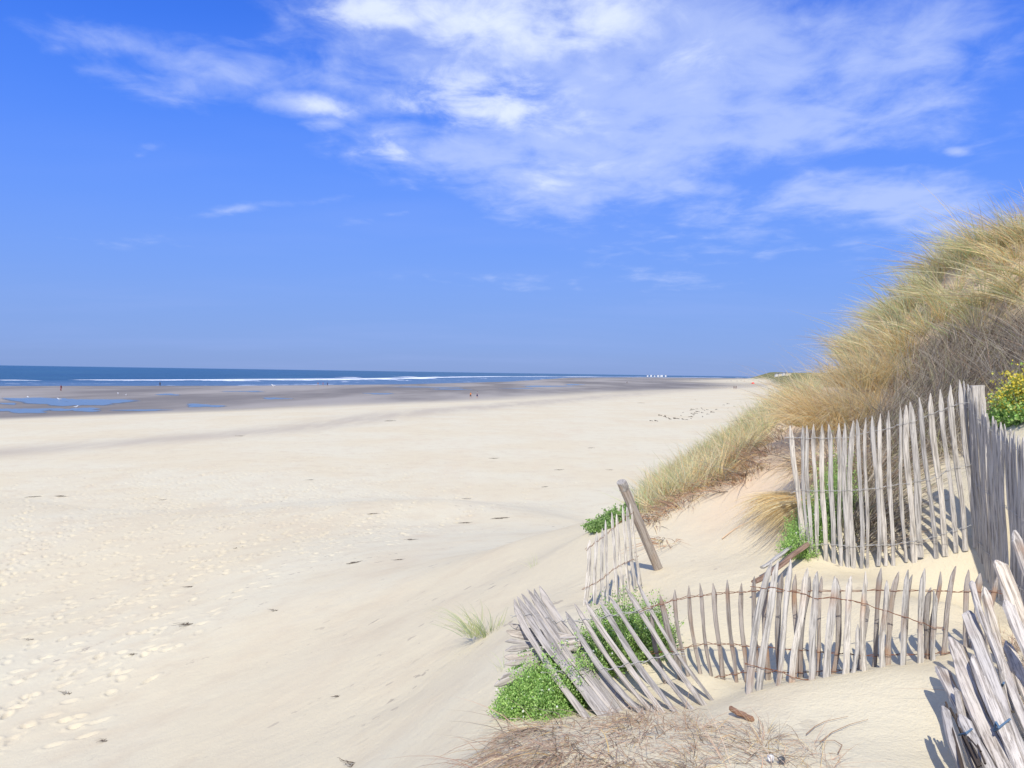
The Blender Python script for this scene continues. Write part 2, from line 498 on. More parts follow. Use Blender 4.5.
# ------------------------------------------------------------------ sea
sth = np.radians(np.concatenate([np.linspace(-90, -44, 12, endpoint=False), np.linspace(-44, 25, 700), np.linspace(25, 90, 12)[1:]]))
srad = np.concatenate([np.exp(np.linspace(math.log(140), math.log(4000), 520, endpoint=False)), np.exp(np.linspace(math.log(4000), math.log(60000), 30))])
T2, R2 = np.meshgrid(sth, srad)
SX, SY = (R2 * np.sin(T2)).ravel(), (R2 * np.cos(T2)).ravel()
off = (coast_x(SY) - SX)
al = SY
foam = np.zeros_like(off)
bumpz = np.zeros_like(off)
for k, (o, wd, amp, thr) in enumerate([(5, 4, .6, .1), (70, 8, .65, .25), (112, 11, .9, .05), (142, 11, 1.15, -.85), (190, 9, .9, .2), (260, 10, .7, .4)]):
    wob = 9 * fbm(al / 130, al * 0 + 3.3 * k, 40 + k, 3) + 1.5 * fbm(al / 9, off / 9, 60 + k, 3)
    u = (off - o - wob) / (wd * (1 + SY * .0006))
    lump = np.exp(-u * u)
    gap = smooth01((fbm(al / (45 + 8 * k), al * 0 + k * 7.7, 90 + k, 4) * 1.5 - thr) * 2.6)
    foam = np.maximum(foam, lump * gap * amp)
    bumpz += lump * (.25 + .45 * gap) * (1 if k else .1)
foam = np.maximum(foam, .42 * smooth01((140 - off) / 60) * smooth01(off / 4 + .4) * (.6 + .8 * fbm(al / 25, off / 10, 71, 4)))
foam[off > 500] = 0
svv = np.stack([SX, SY, bumpz * np.exp(-SY / 2500) * .9], 1)
nc2, nr2 = len(sth), len(srad)
idx = np.arange(nr2 * nc2).reshape(nr2, nc2)
q2 = np.stack([idx[:-1, :-1], idx[1:, :-1], idx[1:, 1:], idx[:-1, 1:]], -1).reshape(-1, 4)[:, ::-1].reshape(-1)
m_sea, t, bs = material('sea_water', (.02, .10, .17), .35, .25)
geo = t.new('ShaderNodeNewGeometry').outputs['Position']
fo = t.attr('foam')
fn = t.noise(t.mapping(geo, (.25, .07, 1), (0, 0, -.25)), 1.0, 5, .7)
fm = t.ramp(t.math('ADD', fo, t.math('MULTIPLY', t.math('SUBTRACT', fn, .5), 1.1)), .42, .62)
sh = t.attr('shallow')
wn = t.noise(t.mapping(geo, (.012, .004, 1), (0, 0, -.3)), 1.0, 4, .6)
wcol = t.mix(t.ramp(wn, .35, .65), (.022, .085, .165), (.034, .115, .190))
wcol = t.mix(sh, wcol, (.10, .175, .27))
cap = t.ramp(t.noise(t.mapping(geo, (.10, .018, 1), (0, 0, -.25)), 1.0, 6, .75), .70, .74)
wcol = t.mix(t.math('MULTIPLY', cap, .5), wcol, (.7, .75, .8))
t.l.new(t.mix(fm, wcol, (.86, .88, .90)), bs.inputs['Base Color'])
t.put(bs.inputs['Roughness'], t.ramp(fm, 0, 1, .38, .9))
wv = t.noise(t.mapping(geo, (.5, .22, 1), (0, 0, -.25)), 1.0, 5, .7)
t.l.new(t.bump(wv, 1.2, 1.0), bs.inputs['Normal'])
shal = smooth01((170 - off) / 120) * .9
sea = link('sea', np_mesh('sea', svv, q2, 4, {'foam': foam, 'shallow': shal}), m_sea, smooth=True)
tag(sea, 'blue sea with white breakers behind the wet sand', 'sea', kind='structure')

# tide pools lying on the wet flats
m_pool, t, bs = material('pool_water', (.17, .25, .32), .30, .25)
geo = t.new('ShaderNodeNewGeometry').outputs['Position']
t.l.new(t.bump(t.noise(t.mapping(geo, (1.2, .5, 1)), 1.0, 4, .6), .22, 1), bs.inputs['Normal'])
tr = t.new('ShaderNodeBsdfTransparent'); mx = t.new('ShaderNodeMixShader')
t.put(mx.inputs[0], t.ramp(t.math('ADD', t.attr('depth'), t.math('MULTIPLY', t.math('SUBTRACT', t.noise(t.mapping(geo, (.16, .05, 1), (0, 0, -.3)), 1.0, 5, .65), .5), 1.6)), .2, .75, 0, .92))
t.l.new(tr.outputs[0], mx.inputs[1]); t.l.new(bs.outputs[0], mx.inputs[2]); t.l.new(mx.outputs[0], m_pool.node_tree.nodes['Material Output'].inputs['Surface'])


def pool(cx, cy, hw, hh, seed, tilt=0.0):
    """outline given in the photo, dropped onto the flats"""
    n = 160
    pts = []
    for i in range(n):
        a = 2 * math.pi * i / n
        k = 1 + .55 * float(fbm(np.array([math.cos(a) * 2.2 + seed]), np.array([math.sin(a) * 2.2]), seed, 4)[0]) + .22 * math.sin(3 * a + seed)
        px = cx + hw * math.cos(a) * k; py = cy + hh * math.sin(a) * k * (1.0) + tilt * (px - cx)
        v = ray(px, py); d = (.19 - CZ) / v[2]
        pts.append((v[0] * d, v[1] * d))
    P_ = np.array(pts)
    z = float(height(P_[:, 0], P_[:, 1]).max())
    c = P_.mean(0)
    rings = [(1.0, 0.0), (.90, .35), (.78, .8), (.55, 1.0), (.25, 1.0), (.02, 1.0)]
    V = np.concatenate([np.hstack([(P_ - c) * k, np.zeros((n, 1))]) for k, _ in rings])
    dep = np.concatenate([np.full(n, e) for _, e in rings])
    fl_ = []
    for a_ in range(len(rings) - 1):
        for i in range(n):
            j2 = (i + 1) % n
            fl_ += [a_ * n + i, a_ * n + j2, (a_ + 1) * n + j2, (a_ + 1) * n + i]
    me = np_mesh('pool', V, fl_, 4, {'depth': dep})
    o = link('tide_pool', me, m_pool, loc=(c[0], c[1], z + .03))
    return tag(o, kind='structure')


for i, a in enumerate([(66, 402.5, 60, 4.6, .02), (20, 411, 44, 2.4, .0), (78, 410.5, 26, 2.2, 0), (168, 394.6, 12, .9, .01), (204, 406.5, 20, 1.8, .01), (276, 398.8, 15, .9, .01), (140, 411, 30, .8, -.01),
                       (380, 393.8, 16, .7, .01), (245, 391.5, 22, .5, 0), (450, 389.3, 22, .6, .01), (420, 387, 40, .45, .01), (545, 386.2, 30, .7, 0),
                       (575, 384.6, 12, .6, 0), (8, 404, 12, 1, 0), (520, 388.5, 18, .4, 0)]):
    pool(*a[:4], seed=i + 3, tilt=a[4])

# ------------------------------------------------------------------ wood and wire
def wood(name, c1, c2, c3, warm=.15):
    m, t, bs = material(name, rough=.85, spec=.15)
    tc = t.new('ShaderNodeTexCoord').outputs['Object']
    oi = t.new('ShaderNodeObjectInfo').outputs['Random']
    off = t.new('ShaderNodeCombineXYZ'); t.put(off.inputs[2], t.math('MULTIPLY', oi, 37.0))
    va = t.new('ShaderNodeVectorMath', operation='ADD'); t.put(va.inputs[0], tc); t.put(va.inputs[1], off.outputs[0])
    vec = va.outputs[0]
    grain = t.noise(t.mapping(vec, (95, 95, 4.5)), 1.0, 5, .7)
    blot = t.noise(t.mapping(vec, (14, 14, 5)), 1.0, 4, .6)
    c = t.mix(t.ramp(grain, .34, .60), c2, c1)
    c = t.mix(t.math('MULTIPLY', t.ramp(blot, .5, .72), .55), c, c3)
    c = t.mix(t.ramp(t.noise(t.mapping(vec, (150, 150, 2.2)), 1.0, 3, .6), .62, .68, 0, .6), c, tuple(k * .35 for k in c2))
    c = t.mix(t.math('MULTIPLY', t.attr('rust'), t.ramp(blot, .35, .65, .15, .75)), c, (.36, .215, .13))
    vr = t.new('ShaderNodeHueSaturation'); t.put(vr.inputs['Color'], c)
    t.put(vr.inputs['Value'], t.math('MULTIPLY_ADD', oi, .34, .82)); t.put(vr.inputs['Saturation'], t.math('MULTIPLY_ADD', oi, .5, .7))
    t.l.new(vr.outputs[0], bs.inputs['Base Color'])
    t.l.new(t.bump(grain, .004, .9), bs.inputs['Normal'])
    return m


W_pale = wood('weathered_pale_wood', (.63, .59, .52), (.25, .23, .20), (.46, .42, .355))
W_grey = wood('weathered_grey_wood', (.50, .455, .395), (.23, .205, .175), (.38, .34, .29))
W_thin = wood('weathered_brown_wood', (.42, .38, .335), (.22, .185, .155), (.36, .27, .20))
W_dark = wood('silver_grey_wood', (.52, .49, .44), (.21, .195, .175), (.38, .345, .30))
W_bleach = wood('bleached_wood', (.63, .575, .50), (.22, .19, .16), (.46, .385, .33))
W_drift = wood('driftwood', (.34, .22, .155), (.14, .085, .06), (.27, .14, .09))
M_rust, _, _ = material('rusty_wire', (.20, .085, .045), .75, .3)
M_wire, _, _ = material('galvanised_wire', (.42, .41, .38), .5, .5)
M_twine, _, _ = material('blue_twine', (.10, .17, .26), .8, .2)


def stave_mesh(L, wdt, thk, r, bend=0.0, bend2=0.0, rust=(), rings=18, tip=.09, blunt=False, rough=1.0):
    n = 7
    ang = np.array([0, .55, 1.3, 2.0, 3.0, 3.9, 5.3]) + r.normal(0, .08, n)
    prof = np.stack([np.cos(ang) * wdt / 2, np.sin(ang) * thk / 2], 1) * (1 + r.normal(0, .10, (n, 1)))
    s = np.concatenate([np.linspace(0, 1 - tip, rings - 4), [1 - tip * .62, 1 - tip * .3, 1 - tip * .1, 1.0]])
    wander = r.normal(0, 1, (2, 5))
    vs, ru = [], []
    tipx = r.uniform(-.3, .3)
    ph = r.uniform(0, 6, n)
    for i, q in enumerate(s):
        k = 1.0 if q <= 1 - tip else (max((1 - q) / tip, 0) ** .75 * .92 + .08)
        if blunt and q > 1 - tip: k = .94
        wv = 1 + .07 * math.sin(q * 9 + ph[0]) + .05 * math.sin(q * 21 + ph[1])
        cx = bend * 4 * q * (1 - q) * L + bend2 * q * q * L + .004 * rough * math.sin(q * 7 + wander[0, 0]) + (tipx * wdt * (1 - k) if q > 1 - tip else 0)
        cy = .004 * rough * math.sin(q * 6 + wander[1, 0]) + .002 * math.sin(q * 17 + wander[1, 1])
        for j in range(n):
            wob = 1 + .07 * rough * math.sin(q * 14 + ph[j]) + r.normal(0, .025) * rough
            vs.append((cx + prof[j, 0] * k * wv * wob, cy + prof[j, 1] * (k ** .6) * wob, q * L))
            v = 0
            for a in rust: v = max(v, math.exp(-((q - a[0]) / a[1]) ** 2) if q < a[0] + .02 else math.exp(-((q - a[0]) / .02) ** 2))
            ru.append(v)
    R_ = len(s)
    fs = []
    for i in range(R_ - 1):
        for j in range(n):
            k = (j + 1) % n
            fs.append((i * n + j, i * n + k, (i + 1) * n + k, (i + 1) * n + j))
    me = bpy.data.meshes.new('picket')
    me.from_pydata(vs, [], fs + [tuple(reversed(range(n))), tuple(range((R_ - 1) * n, R_ * n))])
    at = me.attributes.new('rust', 'FLOAT', 'POINT'); at.data.foreach_set('value', np.array(ru, np.float32))
    me.update()
    return me


def orient(o, z, x):
    z = Vector(z).normalized(); x = Vector(x); x = (x - z * x.dot(z)).normalized(); y = z.cross(x)
    m = Matrix((x, y, z)).transposed()
    o.rotation_euler = m.to_euler()


def tube_mesh(paths, rad_, n=5, name='wire'):
    vs, fs = [], []
    for path in paths:
        path = [Vector(p) for p in path]
        base = len(vs)
        for i, p in enumerate(path):
            tdir = (path[min(i + 1, len(path) - 1)] - path[max(i - 1, 0)])
            tdir = tdir.normalized() if tdir.length > 1e-9 else Vector((0, 0, 1))
            u = tdir.cross(Vector((.13, .3, 1))).normalized(); v = tdir.cross(u)
            rr = rad_ if not callable(rad_) else rad_(i / (len(path) - 1))
            for k in range(n):
                a = 2 * math.pi * k / n
                vs.append(tuple(p + u * math.cos(a) * rr + v * math.sin(a) * rr))
        for i in range(len(path) - 1):
            for k in range(n):
                k2 = (k + 1) % n
                fs.append((base + i * n + k, base + i * n + k2, base + (i + 1) * n + k2, base + (i + 1) * n + k))
    me = bpy.data.meshes.new(name)
    me.from_pydata(vs, [], fs); me.update()
    return me


def fence(name, label, cat, pk, mat, wires, wmat, seed, bury=.12, bend=0.006, bendf=None, thk=.018, rust=False, wr=.0017, run=None):
    r = np.random.default_rng(seed)
    c = P(*pk[len(pk) // 2][3:6]); c[2] = min(c[2], hz(c[0], c[1]))
    root = empty(name, c, label, cat)
    axes = []
    ends = [P(*k[3:6]) for k in pk]
    for i, k in enumerate(pk):
        top, bot = P(*k[0:3]), P(*k[3:6])
        ax = top - bot; L = np.linalg.norm(ax); ax /= L
        b0 = bot - ax * bury; L2 = L + bury
        rn = (ends[min(i + 2, len(pk) - 1)] - ends[max(i - 2, 0)]) if run is None else np.array(run)
        cr = []                                                    # where each wire crosses this picket
        for wl in wires:
            xs = [p[0] for p in wl]; ys = [p[1] for p in wl]
            f = np.linspace(0, 1, 80)
            pts = bot[None] + (top - bot)[None] * f[:, None]
            qx, qy = proj(pts)
            order = np.argsort(xs)
            yy = np.interp(qx, np.array(xs)[order], np.array(ys)[order])
            j = int(np.argmin(np.abs(qy - yy)))
            ok = abs(qy[j] - yy[j]) < 3 and min(xs) - 2 <= qx[j] <= max(xs) + 2
            cr.append(pts[j] if ok else None)
        ru = [((np.linalg.norm(p - b0) / L2), r.uniform(.05, .16)) for p in cr if p is not None and rust and r.random() < .6]
        if rust and r.random() < .4: ru.append((.16, .08))
        bd = r.normal(0, bend); b2 = 0
        if bendf: bd += bendf(i)
        me = stave_mesh(L2, k[6] * r.uniform(.74, 1.16), thk * r.uniform(.75, 1.3), r, bd, r.normal(0, .006), ru, rough=1.5)
        o = link('picket', me, mat, root, b0)
        orient(o, ax, rn)
        axes.append((cr, bd, L2, b0, ax, rn, k[6]))
    for wi in range(len(wires)):
        seq = []
        for cr, bd, L2, b0, ax, rn, wd in axes:
            p = cr[wi]
            if p is None: continue
            q = np.linalg.norm(p - b0) / L2
            xx = rn / np.linalg.norm(rn); xx = xx - ax * xx.dot(ax); xx /= np.linalg.norm(xx)
            nn = np.cross(ax, xx)
            seq.append((p + xx * bd * 4 * q * (1 - q) * L2, nn, xx))
        if len(seq) < 2: continue
        seq.sort(key=lambda s: proj(s[0])[0][0])
        for s in (1, -1):
            path = []
            for j, (p, nn, xx) in enumerate(seq):
                sg = s * (-1) ** j
                o_ = nn * sg * (thk * .55 + .003)
                path += [p + o_ - xx * .008, p + o_ + xx * .008] if xx.dot(seq[-1][0] - seq[0][0]) > 0 else [p + o_ + xx * .008, p + o_ - xx * .008]
                if j < len(seq) - 1:
                    mid = (p + seq[j + 1][0]) / 2
                    gl = np.linalg.norm(seq[j + 1][0] - p)
                    path.append(mid + np.array([0, 0, -gl * .03 + r.normal(0, .002)]))
            dr = (seq[0][0] - seq[1][0]); dr = dr / np.linalg.norm(dr)
            path.insert(0, path[0] + dr * .04 + r.normal(0, .01, 3))
            dr = (seq[-1][0] - seq[-2][0]); dr = dr / np.linalg.norm(dr)
            path.append(path[-1] + dr * .04 + r.normal(0, .01, 3))
            link('wire', tube_mesh([path], wr), wmat, root, (0, 0, 0))
    return root


fence('picket_fence', 'tall pale grey picket fence standing upright in the sand below the golden dune grass', 'fence', A_P, W_pale,
      [[(790, 438), (850, 437), (900, 425), (970, 400)], [(796, 490), (850, 491), (900, 485), (930, 478), (970, 463)], [(803, 543), (850, 546), (880, 545), (915, 541), (980, 522)]],
      M_wire, 1, bury=0.0, rust=False)
fence('picket_fence', 'dense grey shaded picket fence at the right edge, running towards the viewer', 'fence', R_P, W_dark,
      [[(964, 400), (985, 425), (1024, 455), (1080, 500)], [(964, 470), (985, 490), (1024, 520), (1080, 560)], [(970, 530), (990, 555), (1024, 590), (1080, 630)]],
      M_wire, 2, bury=.15, thk=.02)
fence('picket_fence', 'low row of thin brownish pickets on rusty wire, half buried behind the wider bleached pickets', 'fence', B_P, W_thin,
      [[(650, 607), (680, 598), (720, 593), (760, 590), (800, 591), (880, 590), (1000, 592)], [(655, 652), (680, 650), (700, 643), (760, 646), (860, 655), (1000, 652)],
       [(660, 684), (700, 681), (720, 676), (750, 670), (800, 672), (900, 668), (970, 664)]], M_rust, 3, bury=.15, rust=True, bend=.012)
fence('picket_fence', 'loose row of wide bleached pickets in front, tied by one sagging rusty wire', 'fence', W_P, W_pale,
      [[(758, 588), (778, 588), (790, 592), (806, 594), (817, 599), (835, 597), (850, 600), (866, 604), (890, 612), (905, 617), (925, 624), (945, 633)],
       [(748, 664), (766, 668), (780, 672), (795, 677), (815, 681)]], M_rust, 4, bury=.15, rust=True, bend=.01)
fence('collapsed_fence', 'collapsed grey picket fence leaning far left over the green plant', 'fence', L_P, W_grey,
      [[(505, 612), (530, 615), (560, 620), (580, 620), (620, 614), (660, 608)], [(540, 668), (570, 670), (600, 668), (640, 662), (690, 650)]], M_wire, 5, bury=.14,
      bendf=lambda i: -.035, wr=.002)
fence('fallen_fence', 'short flattened stretch of pickets lying sideways, pointed ends sticking out to the left', 'fence', [(*k[0:6], k[6]) for k in H_P], W_grey,
      [[(516, 620), (517, 640), (517.5, 700)]], M_wire, 6, bury=.10, run=(0, .3, 1))
fence('leaning_fence', 'small bleached picket fence sagging beside the tilted post', 'fence', [(*k[:6], k[6] * .8) for k in C_P], W_pale,
      [[(588, 548), (605, 535), (620, 522), (634, 511)], [(585, 588), (600, 580), (618, 566), (640, 555)]], M_rust, 7, bury=.10)

# square corner post between the two tall fences
r_ = np.random.default_rng(30)
b0, t0 = P(984, 556, 5.36), P(976, 385.5, 5.36)
o = link('fence_post', stave_mesh(float(np.linalg.norm(t0 - b0)) + .2, .085, .07, r_, blunt=True, rough=.6), W_dark, loc=b0 - (t0 - b0) / np.linalg.norm(t0 - b0) * .2)
orient(o, t0 - b0, (1, -.6, 0)); tag(o, 'flat topped grey corner post where the two tall fences meet', 'post')

# tilted round post
pb, pt = P(659.5, 573, 6.7), P(621, 482, 6.35)
ax = pt - pb; Lp = float(np.linalg.norm(ax)); ax /= Lp
proot = empty('fence_post', pb, 'round weathered post tilted to the left beside the small sagging fence', 'post')


def round_post(L, rr, r, z0=0.0):
    vs, fs = [], []
    n = 14; K = 14
    ph = r.uniform(0, 6, 3)
    for i in range(K):
        q = i / (K - 1)
        for j in range(n):
            a = 2 * math.pi * j / n
            k = rr * (1 + .05 * math.sin(2 * a + ph[0]) + .03 * math.sin(q * 8 + 3 * a + ph[1]) + (-.06 if i == K - 1 else 0))
            vs.append((math.cos(a) * k + .006 * math.sin(q * 3), math.sin(a) * k, z0 + q * L))
    for i in range(K - 1):
        for j in range(n): fs.append((i * n + j, i * n + (j + 1) % n, (i + 1) * n + (j + 1) % n, (i + 1) * n + j))
    me = bpy.data.meshes.new('post'); me.from_pydata(vs, [], fs + [tuple(reversed(range(n))), tuple(range((K - 1) * n, K * n))]); me.update()
    return me


o = link('shaft', round_post(Lp + .25, .037, r_), W_thin, proot, pb - ax * .25); orient(o, ax, (1, 0, 0))
o = link('end_band', round_post(.075, .0382, r_), W_grey, proot, pt - ax * .072); orient(o, ax, (1, 0, 0))

# broken pickets in the near right corner
D_P = [(964, 612, 3.50, 1036, 790, 2.74, 0.063, W_bleach), (951, 638, 3.50, 1018, 790, 2.74, 0.079, W_bleach), (940, 668, 3.49, 1010, 800, 2.68, 0.058, W_bleach),
       (963, 714, 3.01, 1000, 800, 2.68, 0.052, W_bleach), (943, 706, 3.08, 976, 800, 2.68, 0.040, W_grey), (981, 587, 3.50, 1014, 690, 3.30, 0.040, W_bleach),
       (995, 560, 3.50, 1052, 700, 3.30, 0.071, W_bleach), (971, 580, 3.50, 990, 640, 3.30, 0.028, W_bleach), (1014, 530, 3.50, 1070, 690, 3.30, 0.054, W_bleach),
       (1004, 640, 3.50, 1048, 770, 2.88, 0.055, W_bleach),
       (972, 655, 3.3, 1030, 800, 2.68, .050, W_bleach), (986, 625, 3.45, 1050, 780, 2.8, .044, W_bleach), (1008, 600, 3.4, 1070, 760, 2.9, .05, W_bleach), (955, 690, 3.25, 994, 800, 2.7, .036, W_grey)]
dbase = P(1010, 800, 2.85); dbase[2] = hz(dbase[0], dbase[1])
droot = empty('broken_fence', dbase, 'broken bleached pickets leaning in the near right corner, tied with blue twine', 'fence')
rD = np.random.default_rng(12)
for k in D_P:
    top, bot = P(*k[:3]), P(*k[3:6])
    ax_ = top - bot; L_ = float(np.linalg.norm(ax_)); ax_ /= L_
    o = link('picket', stave_mesh(L_ + .3, k[6], .034, rD, rD.normal(0, .012), 0, [(.9, .04)] if rD.random() < .5 else (), rings=26, tip=rD.uniform(.03, .06), rough=1.8), k[7], droot, bot - ax_ * .3)
    orient(o, ax_, (1, .15, .25))
M_bark, _, _ = material('splintered_bark', (.09, .07, .055), .9, .1)
spl = []
for i in range(9):
    a_ = P(944 + i * 1.5 + rD.normal(0, 1.5), 702 + i * 2, 3.093); b_ = P(962 + i * 3 + rD.normal(0, 3), 770 + rD.normal(0, 8), 2.745)
    spl.append([a_, (a_ + b_) / 2 + rD.normal(0, .006, 3), b_])
link('splinters', tube_mesh(spl, .004, 4, 'splinters'), M_bark, droot, (0, 0, 0))
tw = [[P(999, 690, 3.203), P(1003, 684, 3.148), P(1008, 677, 3.203)], [P(994, 731, 2.965), P(998, 728, 2.910), P(1010, 719, 2.965)],
      [P(994, 731, 2.965), P(996, 722, 2.946), P(999, 727, 2.928)], [P(959, 735, 2.946), P(966, 733, 2.891), P(972, 729, 2.928)]]
for k in tw: link('twine', tube_mesh([k], .004, 5, 'twine'), M_twine, droot, (0, 0, 0))

# ------------------------------------------------------------------ blades, stems and leaves
def blade_mesh(name, b0, d0, L, bend, w, col, K=5, rs=None):
    """ribbon blades: base, unit start direction, length, bend vector (per blade), width, colour"""
    rs = rs or np.random.default_rng(1)
    N = len(b0)
    rv = rs.normal(0, 1, (N, 3)); side = np.cross(d0, rv); side /= np.linalg.norm(side, axis=1)[:, None] + 1e-9
    tt = np.linspace(0, 1, K + 1)
    V = np.zeros((N, K + 1, 2, 3), np.float32)
    C = np.zeros((N, K + 1, 2, 3), np.float32)
    for i, s in enumerate(tt):
        p = b0 + L[:, None] * (d0 * s + bend * s * s)
        ww = (w * (1 - .92 * s ** 1.6))[:, None] * side
        V[:, i, 0] = p - ww; V[:, i, 1] = p + ww
        C[:, i, 0] = C[:, i, 1] = col
    base = (np.arange(N) * (K + 1) * 2)[:, None]
    i = np.arange(K)[None] * 2
    q = np.stack([base + i, base + i + 1, base + i + 3, base + i + 2], -1).reshape(-1)
    return np_mesh(name, V.reshape(-1, 3), q, 4, {'tone': C.reshape(-1, 3)})


def leafy(name, rough=.7, trans=.25):
    m, t, bs = material(name, rough=rough, spec=.2)
    out = m.node_tree.nodes['Material Output']
    c = t.attr('tone', 'Color')
    t.l.new(c, bs.inputs['Base Color'])
    tr = t.new('ShaderNodeBsdfTranslucent'); t.l.new(c, tr.inputs['Color'])
    mx = t.new('ShaderNodeMixShader'); mx.inputs[0].default_value = trans
    t.l.new(bs.outputs[0], mx.inputs[1]); t.l.new(tr.outputs[0], mx.inputs[2]); t.l.new(mx.outputs[0], out.inputs['Surface'])
    return m


M_grass = leafy('dry_grass', .8, .5)
M_leaf = leafy('green_leaf', .8, .35)

STRAW = np.array([[.94, .78, .44], [.90, .69, .35], [.94, .84, .56], [.80, .58, .28]])
OLIVE = np.array([[.74, .70, .40], [.62, .61, .31], [.80, .76, .47], [.64, .67, .44]])
GREEN = np.array([[.58, .66, .28], [.58, .64, .31], [.42, .53, .27], [.64, .67, .36]])
GREY = np.array([[.38, .33, .26], [.50, .44, .36], [.22, .18, .14], [.60, .54, .44]])
BROWN = np.array([[.68, .52, .38], [.56, .41, .28], [.76, .61, .47], [.62, .43, .31]])


def pick(pal, n, r):
    return pal[r.integers(0, len(pal), n)] * r.uniform(.8, 1.15, (n, 1))


def clumps(cent, nb, Lm, r, pals, wts, wind=(-.25, -.05, 0), spread=.55, droop=.5, lean=(0, 0, 0), rad_=.08, w=.0028, Ls=.22, sway=0.15):
    """tufts of blades; cent (n,3); pals/wts may differ per clump"""
    n = len(cent)
    ci = np.repeat(np.arange(n), nb)
    N = len(ci)
    ang = r.uniform(0, 2 * math.pi, N); rr = np.sqrt(r.uniform(0, 1, N))
    b = cent[ci] + np.stack([np.cos(ang) * rr * rad_, np.sin(ang) * rr * rad_, np.zeros(N) - .02], 1)
    out = np.stack([np.cos(ang), np.sin(ang), np.zeros(N)], 1)
    d = out * (spread * rr * r.uniform(.4, 1.2, N))[:, None] + np.array([0, 0, 1.0]) + np.array(lean) + r.normal(0, .12, (N, 3))
    cs = r.normal(0, sway, (n, 3)); cs[:, 2] = 0
    d = d + cs[ci]
    d /= np.linalg.norm(d, axis=1)[:, None]
    csize = r.uniform(.75, 1.2, n)
    L = Lm * csize[ci] * np.clip(r.normal(1, Ls, N), .35, 1.5)
    cw = r.normal(0, sway * .7, (n, 3)) * np.array([1, 1, .25])
    bend = cw[ci] + np.array(wind) * r.uniform(.3, 1.5, N)[:, None] + out * .15 * r.uniform(0, 1, N)[:, None] - np.array([0, 0, 1]) * (droop * r.uniform(.2, 1.3, N))[:, None]
    wt = np.asarray(wts, float)
    if wt.ndim == 1: wt = np.tile(wt, (n, 1))
    cum = np.cumsum(wt / wt.sum(1)[:, None], 1)
    u = r.uniform(0, 1, N)
    k = (u[:, None] > cum[ci]).sum(1).clip(0, len(pals) - 1)
    col = np.zeros((N, 3))
    for i, p_ in enumerate(pals):
        m = k == i
        col[m] = pick(p_, m.sum(), r)
    col *= r.uniform(.78, 1.12, n)[ci][:, None]
    return b, d, L, bend, np.full(N, w) * r.uniform(.6, 1.3, N), col


def cat_(*a): return [np.concatenate(x) for x in zip(*a)]


def in_poly(px, py, poly):
    inside = np.zeros(len(px), bool)
    n = len(poly)
    for i in range(n):
        x1, y1 = poly[i]; x2, y2 = poly[(i + 1) % n]
        c = ((y1 > py) != (y2 > py)) & (px < (x2 - x1) * (py - y1) / (y2 - y1 + 1e-9) + x1)
        inside ^= c
    return inside


def scatter(n, x0, x1, y0, y1, r):
    x = r.uniform(x0, x1, n); y = r.uniform(y0, y1, n)
    z = height(x, y)
    px, py = proj(np.stack([x, y, z], 1))
    return np.stack([x, y, z], 1), px, py


rg = np.random.default_rng(21)
# marram grass over the high dune
pts, px, py = scatter(5200, 3.2, 13, 5.0, 24, rg)
hill = [(797, 382), (828, 368), (862, 364), (888, 382), (905, 372), (1000, 330), (1200, 330), (1400, 500), (1500, -200), (1000, 100), (800, 300), (788, 378)]
sel = in_poly(px, py, hill) | ((pts[:, 0] > 6.0 + .35 * np.clip(pts[:, 1] - 12, 0, 9)) & (pts[:, 2] > BEACH + 3.2))
sel &= ~((px > 900) & (py > 335 + .25 * (1000 - px)) & (pts[:, 1] < 10))
hc = pts[sel]; hpx, hpy = px[sel], py[sel]
pn = fbm(hc[:, 0] / 1.3, hc[:, 1] / 1.3, 300, 3)
st = np.clip(1.0 + 1.3 * pn, .3, 1.5)
wts = np.stack([st, .25 + .5 * np.clip(-pn + .2, 0, 1), .10 + .22 * np.clip(-pn, 0, 1), .05 + 0 * st], 1)
near = hc[:, 1] < 12.5
A1 = clumps(hc, 50, .52, rg, [STRAW, OLIVE, GREEN, BROWN], wts, wind=(-.26, -.08, 0), spread=.8, droop=.40, lean=(-.08, -.05, 0), w=.0046, rad_=.10, sway=.42)
# seed heads rising over the crest
sc = hc[(hc[:, 1] > 8) & (hpx > 840)][::14]
A2 = clumps(sc, 3, .62, rg, [BROWN, STRAW], [.7, .3], wind=(-.25, 0, 0), spread=.25, droop=.12, lean=(-.15, 0, 0), w=.0055, rad_=.05)
o = link('dune_grass', blade_mesh('dune_grass', *cat_(A1, A2), rs=rg), M_grass)
tag(o, 'long straw coloured marram grass covering the high dune at the right', 'grass', kind='stuff')

# greener strip running down the dune edge
pts, px, py = scatter(5200, .8, 7.8, 8.6, 21, rg)
strip = [(634, 524), (652, 496), (690, 462), (735, 420), (775, 388), (800, 380), (812, 400), (790, 412), (762, 440), (742, 462), (712, 488), (680, 512), (650, 532)]
sel = in_poly(px, py, strip) & ((fbm(pts[:, 0] / .8, pts[:, 1] / .8, 310, 2) > -.42) | (px > 700))
sc = pts[sel]
pn = fbm(sc[:, 0] / .9, sc[:, 1] / .9, 320, 3)
wts = np.stack([.55 + .35 * pn, .45 + 0 * pn, np.clip(.22 - .7 * pn, .04, 1)], 1)
B1 = clumps(sc, 30, .38, rg, [STRAW, OLIVE, GREEN], wts, wind=(.12, 0, 0), spread=.4, droop=.25, lean=(.06, 0, 0), w=.0042, rad_=.10, sway=.3)
o = link('edge_grass', blade_mesh('edge_grass', *B1, rs=rg), M_grass)
tag(o, 'greenish yellow grass strip running along the sandy dune edge', 'grass', kind='stuff')
